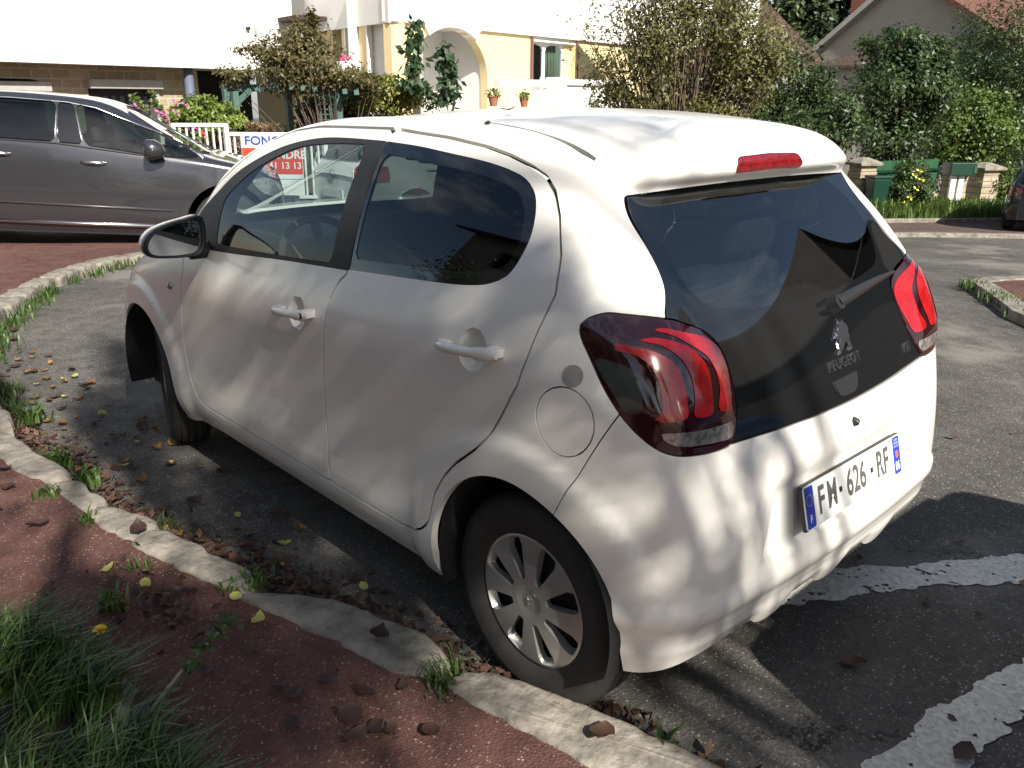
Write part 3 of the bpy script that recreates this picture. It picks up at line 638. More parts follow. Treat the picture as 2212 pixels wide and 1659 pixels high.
put_text('REGION',.0078,PM,.0099,'region_text',whitep,pl,.237,.043,.8); put_text('PROVENCE',.0078,PM,.0099,'region_text',whitep,pl,.237,.034,.7); put_text("COTE D'AZUR",.0075,PM,.0099,'region_text',whitep,pl,.237,.025,.62)
for x in (-.128,.132): MB().lathe([(0,.0125),(.0035,.0115),(.0045,.0098)],10,lambda a,b,c:PM(x+a,-.004+b,c)).build('plate_screw',whitep,pl,True)
# things on the tailgate glass: helper finding the surface there
tailV=np.concatenate([tail.V,tail.mirror().V]); tailN=np.concatenate([tail.N,tail.mirror().N])
def on_tail(y,z,o=.002):
    d=((tailV[:,1:]-[y,z])**2).sum(1); i=np.argsort(d)[:4]; w=1/(d[i]+1e-6); w/=w.sum(); n=(tailN[i]*w[:,None]).sum(0); p=(tailV[i]*w[:,None]).sum(0)
    x=p[0]-((y-p[1])*n[1]+(z-p[2])*n[2])/n[0]; return (np.array([x,y,z])+n*o)
TM=lambda a,b,c:tuple(on_tail(-a,b,c))
put_text('PEUGEOT',.034,TM,.0015,'maker_lettering',chrome,tgate,.030,.8455,1.02,depth=.0012,space=1.22,bold=.0003)
put_text('VTi',.036,TM,.0015,'model_lettering',chrome,tgate,.398,.812,1.05,depth=.0012,shear=.25,bold=.0004)
li=np.array(DATA['lion']); lv=MB(); 
lv.add([TM(-y,z,.0015) for y,z in li]+[TM(-(y*.86+li[:,0].mean()*.14),z*.86+li[:,1].mean()*.14,.007) for y,z in li],[tuple(range(len(li),2*len(li)))]+[(i,(i+1)%len(li),(i+1)%len(li)+len(li),i+len(li)) for i in range(len(li))]).build('lion_badge',chrome,tgate)
hp=smooth_poly([(-.058,.813),(.075,.817),(.064,.786),(.036,.771),(-.030,.773),(-.048,.79)],4,corner=(0,1)); hc=hp.mean(0)
nh=len(hp); MB().add([TM(a,b,.001) for a,b in hp]+[TM(hc[0]+(a-hc[0])*.93,hc[1]+(b-hc[1])*.93,.006) for a,b in hp],[tuple(range(nh,2*nh))]+[(i,(i+1)%nh,(i+1)%nh+nh,i+nh) for i in range(nh)]).build('tailgate_handle',blackpl,tgate,30)
wp=[TM(.062,.976,.012),TM(.16,.985,.022),TM(.30,.995,.018),TM(.475,1.004,.010)]
wb=MB().tube([TM(.062,.976,-.004),TM(.062,.976,.03)],[.024,.020],14); 
wm=wb.tube([TM(.062,.976,.018),TM(.10,.980,.026),TM(.20,.988,.026),TM(.34,.997,.016),TM(.478,1.004,.008)],[.017,.017,.014,.010,.005],10).build('rear_wiper',blackpl,tgate,40)
# aerial nub & roof grooves
MB().tube([(.43,.488,1.418),(.415,.491,1.4225)],[.006,.004],8).build('roof_nub',blackpl,car,True)
# wheels
def tyre_wheel(x,y,steer,m):
    w=link('wheel',None,None,car); w.location=(x,m*y,.283); w.rotation_euler=(0,0,steer)
    Rr=.283; hw=.080
    prof=[(.178,-hw*.8),(.20,-hw*.98),(.235,-hw*1.03),(.262,-hw*.97),(.276,-hw*.80)]
    for g in (-.5,-.17,.17,.5):
        c=g*hw*1.15; prof+=[(Rr-.0015*(1 if abs(g)>.4 else 0),c-.011),(Rr-.001,c-.0045),(Rr-.009,c-.0035),(Rr-.009,c+.0035),(Rr-.001,c+.0045)]
    prof+=[(.276,hw*.80),(.262,hw*.97),(.250,hw*1.015),(.2485,hw*1.035),(.235,hw*1.045),(.205,hw*1.0),(.190,hw*.93),(.178,hw*.86)]
    WM=lambda a,b,c:(a,m*c,b)
    MB().lathe(prof,72,WM).build('tyre',TYRE,w,50)
    # hub cap: flat plate with eight long openings, clipped and rimmed
    nr,na=22,192; r=np.linspace(.004,.195,nr); a=np.linspace(0,2*pi,na+1); R_,A_=np.meshgrid(r,a,indexing='ij')
    hgt=.066+.010*(1-(R_/.191)**2)-.014*sstep(.178,.191,R_)-.006*sstep(.036,.030,R_)+.002*sstep(.028,.0,R_)
    # raised spoke centres
    ph=((A_*8/(2*pi))%1-.5)*2*pi/8
    B=np.stack([R_*np.cos(A_),hgt,R_*np.sin(A_)],-1)
    Nn=np.zeros_like(B); Nn[...,1]=1
    s=Surf.grid(B,Nn,flip=True).weld(1e-6)
    def hole(V):
        rr=np.hypot(V[:,0],V[:,2]); an=np.arctan2(V[:,2],V[:,0]); p=((an*8/(2*pi))%1-.5)*2*pi/8*rr
        t=np.clip((rr-.062)/(.168-.062),0,1); wd=.009+.0235*t-.008*np.clip((t-.85)/.15,0,1)
        return np.maximum(np.maximum(np.abs(p+ .006*(t-.4))-wd,.062-rr),rr-.170)
    _,s=s.split(hole,0)
    s=s.rim(.02,rimdir=lambda p,n:np.array([p[0]*-.06,-.022,p[2]*-.06]))
    if m<0: s=s.mirror()
    s.build('hubcap',silver,w,custom=False)
    MB().lathe([(0,.035),(.17,.035),(.180,.030),(.186,.05)],40,WM).build('rim',mat('steel rim',(.02,.02,.02),.6,.3),w,True)
    # moulded emblem in the centre
    put_text('Y',.028,lambda a,b,c:(-m*a,m*(.0745+c),b),0,'hub_emblem',silver,w,0,0,1,depth=.001)
    return w
TYRE=rubber
for m in (1,-1):
    tyre_wheel(0,.652,0,m)
    tyre_wheel(2.31,.648,radians(-17),m)
# cabin
cab=MB(); 
inner=half
_in=whole(rest.join(bumper)).off(-.02)
MB().box((-.30,-.66,.20),(2.75,.66,.26)).build('floor',cabin,car)
inn,_=rest.split(lambda V:V[:,2]-1.6,0)
whole(inn).off(-.022).build('headlining',cabin,car)
whole(fdoor.join(rdoor).join(bumper).join(lamp).join(flap)).off(-.024).build('door_cards',cabin,car)
def seat(x,y,w=.24,bh=.60,hr=(.64,.84)):
    s=link('seat',None,None,car); s.location=(x,y,.30)
    MB().box((-.24,-w,.10),(.26,w,.26)).build('seat_base',seatm,s,40,.05,3)
    tl=lambda a,b,c:(-.20-.30*c+a,b,.22+c)
    MB().box((-.07,-w*.95,0),(.07,w*.95,bh),tl).build('backrest',seatm,s,40,.05,3)
    MB().box((-.045,-.13,hr[0]),(.045,.13,hr[1]),tl).build('headrest',seatm,s,40,.04,3)
    return s
for y in (.36,-.36): seat(1.05,y)
for y in (.36,-.36):
    seat(.52,y,.30,.47,(.49,.63))
MB().box((-.22,-.60,.90),(.02,.60,.925)).build('parcel_shelf',cabin,car,False,.01)
MB().prism([(2.1,.50),(1.62,.62),(1.58,.86),(1.66,.95),(1.90,.985),(2.2,.97)],-.66,.66,lambda a,b,c:(a,c,b)).build('dashboard',cabin,car,40,.02)
sw=MB(); cx=Vector((1.50,.36,.88)); ax=Vector((-.9,0,.42)).normalized(); u=Vector((0,1,0)); v=ax.cross(u)
sw.tube([cx+.18*(cos(t)*u+sin(t)*v) for t in np.linspace(0,2*pi,37)],.015,8,False); 
sw.tube([cx-.17*u,cx+.17*u],.018,6); sw.tube([cx,cx-.17*v],.018,6); sw.tube([cx,cx-ax*.2],.03,8)
sw.build('steering_wheel',cabin,car,40)
MB().box((1.30,-.11,1.26),(1.33,.11,1.32)).build('rear_view_mirror',cabin,car,40,.02)
MB().box((-.15,.60,.9),(.0,.61,.91)).build('belt_anchor',cabin,car)

# ---------------------------------------------------------------- ground
def gz(x,y):
    q=np.maximum(0,.6*np.asarray(x,float)-.8*np.asarray(y,float)-4)
    q=np.where(q<1.2,q*q/2.4,q-.6)
    x=np.asarray(x,float); y=np.asarray(y,float)
    return -.06*np.minimum(q,60)-.62*sstep(6,9,x)*sstep(3,11,-y)*sstep(30,16,x)
CV=Vector(CAMP)
def wp(px,py,D):
    """world point seen in the direction (px,py) of the 2212x1659 photo at horizontal distance D"""
    d=_f+_r2*((px-1106)/1823.19)-_u2*((py-829.5)/1823.19); k=D/math.hypot(d.x,d.y); return CV+d*k
def ground_mat(name,base,light,speck,sc,rough=.92,patch=None,bump=.5,crack=True,sp_amt=.55):
    m=bpy.data.materials.new(name); m.use_nodes=True; t=m.node_tree; b=t.nodes['Principled BSDF']; b.inputs['Roughness'].default_value=rough; b.inputs['Specular IOR Level'].default_value=.3
    tc=t.nodes.new('ShaderNodeTexCoord'); L=t.links.new
    def noise(s,d,r=.6):
        n=t.nodes.new('ShaderNodeTexNoise'); n.inputs['Scale'].default_value=s; n.inputs['Detail'].default_value=d; n.inputs['Roughness'].default_value=r; L(tc.outputs['Object'],n.inputs['Vector']); return n
    def ramp(src,a,b_,o0=0,o1=1):
        r=t.nodes.new('ShaderNodeMapRange'); r.inputs[1].default_value=a; r.inputs[2].default_value=b_; r.inputs[3].default_value=o0; r.inputs[4].default_value=o1; L(src,r.inputs[0]); return r
    def mix(f,c1,c2):
        x=t.nodes.new('ShaderNodeMixRGB'); L(f,x.inputs[0])
        for i,c in ((1,c1),(2,c2)):
            if isinstance(c,tuple): x.inputs[i].default_value=(*c,1)
            else: L(c,x.inputs[i])
        return x
    n1=noise(1.1,6,.65); n2=noise(9,5)
    c=mix(ramp(n1.outputs['Fac'],.36,.66).outputs[0],base,light)
    dk=mix(ramp(n2.outputs['Fac'],.42,.7,0,.55).outputs[0],c.outputs[0],tuple(x*.45 for x in base))
    v=t.nodes.new('ShaderNodeTexVoronoi'); v.inputs['Scale'].default_value=sc; L(tc.outputs['Object'],v.inputs['Vector'])
    sep=t.nodes.new('ShaderNodeSeparateColor'); L(v.outputs['Color'],sep.inputs[0])
    st=ramp(sep.outputs[0],.80,.97,0,sp_amt); dist=ramp(v.outputs['Distance'],.30,.50,1,0)
    mu=t.nodes.new('ShaderNodeMath'); mu.operation='MULTIPLY'; L(st.outputs[0],mu.inputs[0]); L(dist.outputs[0],mu.inputs[1])
    f=mix(mu.outputs[0],dk.outputs[0],speck)
    gr=mix(ramp(sep.outputs[1],.0,1.0,0,.45).outputs[0],f.outputs[0],tuple(x*.35 for x in base)); last=gr
    if patch: 
        n4=noise(.55,4); last=mix(ramp(n4.outputs['Fac'],.55,.62,0,.6).outputs[0],gr.outputs[0],patch)
    hh=v.outputs['Distance']
    if crack:
        vc=t.nodes.new('ShaderNodeTexVoronoi'); vc.feature='DISTANCE_TO_EDGE'; vc.inputs['Scale'].default_value=.62
        nd=noise(3.5,6,.7); ad=t.nodes.new('ShaderNodeVectorMath'); ad.operation='MULTIPLY_ADD'; L(nd.outputs['Color'],ad.inputs[0]); ad.inputs[1].default_value=(.5,.5,.5); L(tc.outputs['Object'],ad.inputs[2]); L(ad.outputs[0],vc.inputs['Vector'])
        n5=noise(.8,3); cm=t.nodes.new('ShaderNodeMath'); cm.operation='MULTIPLY'; L(ramp(vc.outputs['Distance'],.0015,.006,1,0).outputs[0],cm.inputs[0]); L(ramp(n5.outputs['Fac'],.45,.6).outputs[0],cm.inputs[1])
        last=mix(cm.outputs[0],last.outputs[0],tuple(x*.18 for x in base))
    L(last.outputs[0],b.inputs['Base Color'])
    bp=t.nodes.new('ShaderNodeBump'); bp.inputs['Strength'].default_value=bump; bp.inputs['Distance'].default_value=.006; L(hh,bp.inputs['Height']); L(bp.outputs[0],b.inputs['Normal'])
    return m
asphalt=ground_mat('asphalt',(.085,.080,.073),(.165,.155,.140),(.60,.57,.50),120,patch=(.23,.215,.19))
redpave=ground_mat('red pavement',(.108,.050,.041),(.180,.088,.070),(.55,.46,.40),130)
soil=mat('soil',(.035,.025,.018),.95,noise=(12,5,.8),bump=.8,bscale=40)
stone=mat('limestone kerb',(.31,.28,.23),.9,noise=(11,10,.95),col2=(.09,.08,.068),bump=1.0,bscale=34)
conc=mat('concrete edging',(.20,.19,.175),.9,noise=(25,6,.7),bump=.6,bscale=90)
def axis(lo,hi,core,dense,n):
    a=np.concatenate([np.linspace(lo,core[0],n),np.linspace(core[0],core[1],dense)[1:],np.linspace(core[1],hi,n)[1:]]); return a
gx=axis(-150,190,(-6,22),90,18); gy=axis(-180,120,(-22,8),90,18)
X_,Y_=np.meshgrid(gx,gy,indexing='ij'); B=np.stack([X_,Y_,gz(X_,Y_)],-1); Nn=np.zeros_like(B); Nn[...,2]=1
s=Surf.grid(B,Nn); o=s.build('road',asphalt,custom=False); tag(o,kind='structure')
KL=[(-3.2,.05),(-2.0,.40),(-1.2,.62),(-.46,.80),(-.18,.86),(.21,.95),(.6,1.06),(1.15,1.19),(1.58,1.27),(2.1,1.32),(2.9,1.38),(4.0,1.30),(4.9,1.02),(5.5,.70),(6.0,.40),(6.5,-.04),(6.8,-.44),(7.1,-1.3),(7.2,-2.2),(7.25,-5.0)]
def paving(name,poly,z,m,x0,x1,y0,y1,st,skirt=.12):
    x=np.arange(x0,x1+st,st); y=np.arange(y0,y1+st,st); X_,Y_=np.meshgrid(x,y,indexing='ij')
    B=np.stack([X_,Y_,gz(X_,Y_)+z+.006*(fbm(X_*1.7,Y_*1.7,5)-.5)],-1); Nn=np.zeros_like(B); Nn[...,2]=1
    s=Surf.grid(B,Nn); s,_=s.clip(psdf(s.V[:,:2],poly)); s=s.rim(skirt); o=s.build(name,m,custom=False); return tag(o,kind='structure')
PIT=smooth_poly([(1.22,2.9),(1.20,2.1),(1.10,1.72),(.93,1.585),(.62,1.535),(.30,1.545),(-.05,1.57),(-.5,1.63),(-.9,1.72),(-.9,2.9)],4,corner=(0,9))
swp=np.array(KL+[(22,-5.0),(22,16),(-3.2,16)])
x=np.arange(-3.2,22.3,.15); y=np.arange(-5,16.2,.15); X_,Y_=np.meshgrid(x,y,indexing='ij')
B=np.stack([X_,Y_,gz(X_,Y_)+.072+.012*(fbm(X_*1.3,Y_*1.3,5)-.5)],-1); Nn=np.zeros_like(B); Nn[...,2]=1
s=Surf.grid(B,Nn); s,_=s.clip(psdf(s.V[:,:2],swp)); _,s=s.clip(psdf(s.V[:,:2],PIT)); tag(s.rim(.12).build('pavement',redpave,custom=False),kind='structure')
paving('planting_bed',PIT,.055,soil,-1,1.3,1.5,2.95,.06)
# edging of the planting bed
ed=MB(); P=PIT[8:-9]; 
pe=[(p[0],p[1]) for p in PIT if p[1]<2.85]
n=len(PIT); ctr=PIT.mean(0)
ring=[]; 
for i in range(n):
    t=PIT[(i+1)%n]-PIT[i-1]; t/=np.linalg.norm(t); nr=np.array([-t[1],t[0]]); nr=nr if nr@(ctr-PIT[i])<0 else -nr
    ring.append((PIT[i]-nr*.035,PIT[i]+nr*.035))
vs=[];fs=[]
for a,b in ring: vs+=[(a[0],a[1],.0),(a[0],a[1],.084),(b[0],b[1],.084),(b[0],b[1],.0)]
fs=[(4*i+j,4*i+j+1,4*((i+1)%n)+j+1,4*((i+1)%n)+j) for i in range(n) for j in range(3)]
o=MB().add(vs,fs).build('planting_bed_edging',conc,None,False,.008); tag(o,'curved concrete edging round the grassy planting bed','edging')
# opposite pavement
OPP=np.array([(1.16,-5.80),(.5,-4.72),(-.6,-3.7),(-2.5,-3.0),(-7,-3.2),(-7,-9.0),(-2,-10),(-.4,-8.6),(.80,-6.7),(1.08,-6.1)])
paving('pavement_opposite',OPP,.06,redpave,-7.2,1.8,-10.2,-2.8,.15)
VERGE=np.array([(6.9,-7.6),(4.75,-12.1),(3.75,-14.1),(2.2,-17.0),(1.2,-19),(4.0,-21),(9.5,-10)])
paving('verge',VERGE,.10,mat('verge soil',(.10,.09,.04),.95,noise=(5,5,.7)),1,9.6,-21,-7.4,.3)
FPV=np.array([(5.6,-6.9),(3.6,-10.55),(2.5,-11.8),(.8,-15),(0,-17),(1.2,-19),(2.2,-17.0),(3.75,-14.1),(4.75,-12.1),(6.9,-7.6)])
paving('pavement_far',FPV,.05,ground_mat('far pavement',(.11,.065,.055),(.16,.13,.12),(.4,.35,.3),60,crack=False),0,7,-19,-6.8,.3)
# ---- kerb stones, each one a block of its own
def kerb(poly,h,name,lab,grp,seed,base=-.06):
    P=smooth_poly(poly,9); h=h-.006; r=random.Random(seed); _j=np.array([fbm(np.array([p[0]*13]),np.array([p[1]*13+seed]),seed,4)[0]-.5 for p in P]); _c=P.mean(0); P=P+(P-_c)/np.linalg.norm(P-_c,axis=1,keepdims=True)*(_j*.060)[:,None]; P=_c+(P-_c)*.982; P=_c+(P-_c)*.985
    bm=bmesh.new(); zt=[h+r.uniform(-.006,.006) for _ in P]
    c=P.mean(0); g=float(gz(c[0],c[1]))
    me=MB()
    K=[(1.02,base),(1.015,h-.03),(.995,h-.010),(.955,h-.001),(.86,h+.002),(.72,h+.004),(.55,h+.005),(.35,h+.005)]
    vs=[];n=len(P)
    for k,z in K:
        for i,p in enumerate(P):
            q=c+(p-c)*k
            w=.015*(fbm(np.array([q[0]*24+seed]),np.array([q[1]*24+z*20]),3)[0]-.5); 
            vs.append((q[0]+w,q[1]+w,g+z+(w*.9 if z>h-.03 else 0)))
    fs=[(a*n+i,a*n+(i+1)%n,(a+1)*n+(i+1)%n,(a+1)*n+i) for a in range(len(K)-1) for i in range(n)]
    vs.append((c[0],c[1],g+h+.005)); fs+=[((len(K)-1)*n+i,(len(K)-1)*n+(i+1)%n,len(vs)-1) for i in range(n)]
    me.add([(x-c[0],y-c[1],z-g) for x,y,z in vs],fs); o=me.build(name,stone,None,True); o.location=(c[0],c[1],g)
    return tag(o,lab,'kerb stone',grp)
KG='kerb stones along the red pavement'
kerb([(1.70,1.215),(1.66,1.29),(1.46,1.265),(1.36,1.215),(1.42,1.125),(1.57,1.15)],.082,'kerb_stone','short pale kerb stone just beyond the long one beside the car',KG,1)
kerb([(1.385,1.245),(1.15,1.205),(.95,1.155),(.845,1.095),(.89,1.025),(1.07,1.055),(1.28,1.10),(1.405,1.145)],.085,'kerb_stone','long pale kerb stone between the short one and the stone at the rear wheel',KG,2)
kerb([(.845,1.125),(.62,1.075),(.42,1.03),(.22,.98),(.15,.935),(.17,.855),(.27,.825),(.48,.875),(.60,.918),(.73,.985)],.085,'kerb_stone','pale kerb stone just in front of the rear wheel with one dead leaf on it',KG,3)
kerb([(.13,.925),(-.01,.915),(-.18,.885),(-.36,.855),(-.6,.79),(-.78,.735),(-.80,.61),(-.6,.625),(-.42,.655),(-.25,.70),(-.10,.745),(.02,.785),(.10,.835)],.088,'kerb_stone','big kerb stone against the rear tyre with moss along its inner edge',KG,4)
kerb([(2.78,1.40),(2.42,1.385),(2.10,1.335),(2.06,1.21),(2.40,1.255),(2.76,1.295)],.082,'kerb_stone','flat kerb stone at the left picture edge beside the front wheel',KG,5)
kerb([(2.03,1.325),(1.90,1.31),(1.76,1.28),(1.77,1.185),(1.9,1.20),(2.02,1.215)],.072,'kerb_stone','small kerb stone half buried among weeds between the flat stone and the short one',KG,6)
def along(P,s):
    P=np.array(P); L=np.r_[0,np.cumsum(np.linalg.norm(np.diff(P,axis=0),axis=1))]
    return np.array([np.interp(s,L,P[:,0]),np.interp(s,L,P[:,1])])
KC=np.array(KL); KLn=np.r_[0,np.cumsum(np.linalg.norm(np.diff(KC,axis=0),axis=1))]
sf=float(np.interp(2.80,KC[:12,0],KLn[:12])); rr=random.Random(3); k=0
while sf<KLn[-1]-.4:
    L=rr.uniform(.22,.42); a=along(KL,sf+.012); b=along(KL,sf+L-.012); t=(b-a)/np.linalg.norm(b-a); nr=np.array([t[1],-t[0]]); w=rr.uniform(.12,.17); m=(a+b)/2
    nr=nr if nr@(np.array([3,-1.5])-m)>0 else -nr
    far=a[0]>5.0
    kerb([a-nr*.02,m-nr*.03,b-nr*.02,b+nr*(w*.5),b+nr*w*.95,m+nr*w,a+nr*w*.95,a+nr*w*.5],.085,'kerb_stone','pale kerb stone in the curved row below the dark grey car' if far else 'kerb stone further round the bend of the near kerb','kerb stones below the grey car' if far else 'kerb stones round the bend',20+k)
    sf+=L+.01; k+=1
sf=float(np.interp(-.84,KC[:4,0],KLn[:4])); 
for k in range(5):
    L=.42; a=along(KL,sf-.01); b=along(KL,sf-L+.01); t=(b-a)/np.linalg.norm(b-a); nr=np.array([-t[1],t[0]]); m=(a+b)/2; nr=nr if nr[1]<0 else -nr
    kerb([a-nr*.02,m-nr*.02,b-nr*.02,b+nr*.14,m+nr*.15,a+nr*.14],.085,'kerb_stone','kerb stone behind the rear wheel of the white hatchback','kerb stones behind the car',60+k); sf-=L
# far kerbs
def kerbline(name,pts,lab,w=.14,h=.10):
    mb=MB(); pts=[np.array(p) for p in pts]
    L=[];R=[]
    for i,p in enumerate(pts):
        t=pts[min(i+1,len(pts)-1)]-pts[max(i-1,0)]; t/=np.linalg.norm(t); nr=np.array([-t[1],t[0]]); L.append(p-nr*w/2); R.append(p+nr*w/2)
    vs=[]
    for a,b in zip(L,R):
        za=float(gz(*a)); zb=float(gz(*b)); vs+=[(a[0],a[1],za-.05),(a[0],a[1],za+h),(b[0],b[1],zb+h),(b[0],b[1],zb-.05)]
    fs=[(4*i+j,4*i+j+1,4*i+j+5,4*i+j+4) for i in range(len(pts)-1) for j in range(3)]
    return tag(mb.add(vs,fs).build(name,stone,None,False,.012),lab,'kerb')
def dens(pts,n=5): return [np.array(a)*(1-k/n)+np.array(b)*k/n for a,b in zip(pts[:-1],pts[1:]) for k in range(n)]+[np.array(pts[-1])]
kerbline('kerb',dens([(-.36,-8.6),(.84,-6.7),(1.13,-6.1),(1.20,-5.80),(.5,-4.66),(-.6,-3.64),(-2.5,-2.93),(-7,-3.1)]),'worn low kerb edging the pavement across the street at right',.16,.075)
kerbline('kerb',dens([(5.5,-6.9),(3.55,-10.5),(2.45,-11.75),(.8,-14.9)]),'pale kerb in front of the far footpath below the hedge',.15,.06)
kerbline('kerb',dens([(6.85,-7.6),(4.72,-12.1),(3.72,-14.1),(2.2,-17.0)]),'low concrete edging along the grass verge under the hedge',.12,.115)
# ---- painted lines (worn)
linem=mat('road paint',(.80,.78,.73),.8,noise=(60,8,.7),col2=(.30,.29,.27),bump=.8,bscale=160)
def roadline(poly,seed,wear):
    P=np.array(poly); x=np.arange(P[:,0].min()-.05,P[:,0].max()+.05,.008); y=np.arange(P[:,1].min()-.05,P[:,1].max()+.05,.008)
    X_,Y_=np.meshgrid(x,y,indexing='ij'); B=np.stack([X_,Y_,gz(X_,Y_)+.004],-1); Nn=np.zeros_like(B); Nn[...,2]=1; s=Surf.grid(B,Nn)
    f=psdf(s.V[:,:2],P)+ (fbm(s.V[:,0]*16,s.V[:,1]*16,seed,4)-.5)*.060+wear
    cr=np.abs(fbm(s.V[:,0]*11,s.V[:,1]*11,seed+9,4)-.5)-.005; cr2=fbm(s.V[:,0]*60,s.V[:,1]*60,seed+4,2)-.21
    s.F=s.F; f=np.maximum(f,-np.minimum(cr,cr2)*.5); s,_=s.clip(f); o=s.build('road_marking',linem,custom=False); return tag(o,kind='structure')
roadline([(-.14,-.20),(-.235,-.47),(-.36,-.60),(-.60,-.98),(-.9,-1.5),(-1.6,-2.6),(-1.72,-2.52),(-1.02,-1.42),(-.70,-.86),(-.42,-.48),(-.30,-.25),(-.22,-.13)],3,-.004)
roadline([(-.70,.42),(-.73,.20),(-.76,-.02),(-.83,-.40),(-1.0,-1.1),(-1.13,-1.06),(-.955,-.40),(-.895,-.04),(-.87,.14),(-.85,.42)],8,-.006)

# ---------------------------------------------------------------- other cars: generic shell
def shell(W2,top,belt,zs=.24,nx=64,taper=.16,xr=None,xf=None):
    """half body: stations along x, rows from sill to roof centre"""
    tx=np.array([p[0] for p in top]); tzv=np.array([p[1] for p in top]); x0,x1=tx[0],tx[-1]
    u=np.linspace(0,1,nx); xs=x0+(x1-x0)*(.5-.5*np.cos(pi*u))*.6+(x1-x0)*u*.4
    cols=[]
    for x in xs:
        zt=float(np.interp(x,tx,tzv)); zb=min(float(np.interp(x,[b[0] for b in belt],[b[1] for b in belt])),zt-.02)
        e=max((x0+.75-x)/.75,(x-(x1-.85))/.85,0); w=W2*(1-taper*e**2-.22*max(e-.85,0)/.15)
        zl=zs+(.06*e)
        g=min(max((zt-zb-.05)/.25,0),1)
        rows=[(w*.93,zl),(w*.98,zl+.10),(w,.52),(w*.992,zl+(zb-zl)*.70),(w*.975,zl+(zb-zl)*.86),(w*.945,zb)]
        G=[(w*.86,zb+(zt-zb)*.45),(w*.755,zt-.085),(w*.69,zt-.035),(w*.36,zt-.006),(0,zt)]
        Hd=[(w*.90,zb+(zt-zb)*.4),(w*.80,zt-.012),(w*.66,zt-.006),(w*.35,zt-.001),(0,zt)]
        rows+=[(a[0]*g+b[0]*(1-g),a[1]*g+b[1]*(1-g)) for a,b in zip(G,Hd)]
        rows=[(y,min(z,zt)) for y,z in rows]
        cols.append([(x,y,z) for y,z in rows])
    C=np.array(cols); v=np.linspace(0,C.shape[1]-1,56)
    B=np.stack([cspline(C[i],v) for i in range(len(C))],0)
    for _ in range(4): S_=B.copy(); S_[1:-1]+=.25*(B[:-2]+B[2:]-2*B[1:-1]); B=S_
    B[:,-1,1]=0
    du=np.gradient(B,axis=0); dv=np.gradient(B,axis=1); N=np.cross(du,dv); N/=np.maximum(np.linalg.norm(N,axis=2,keepdims=True),1e-9); N[:,-1,1]=0
    return B,N
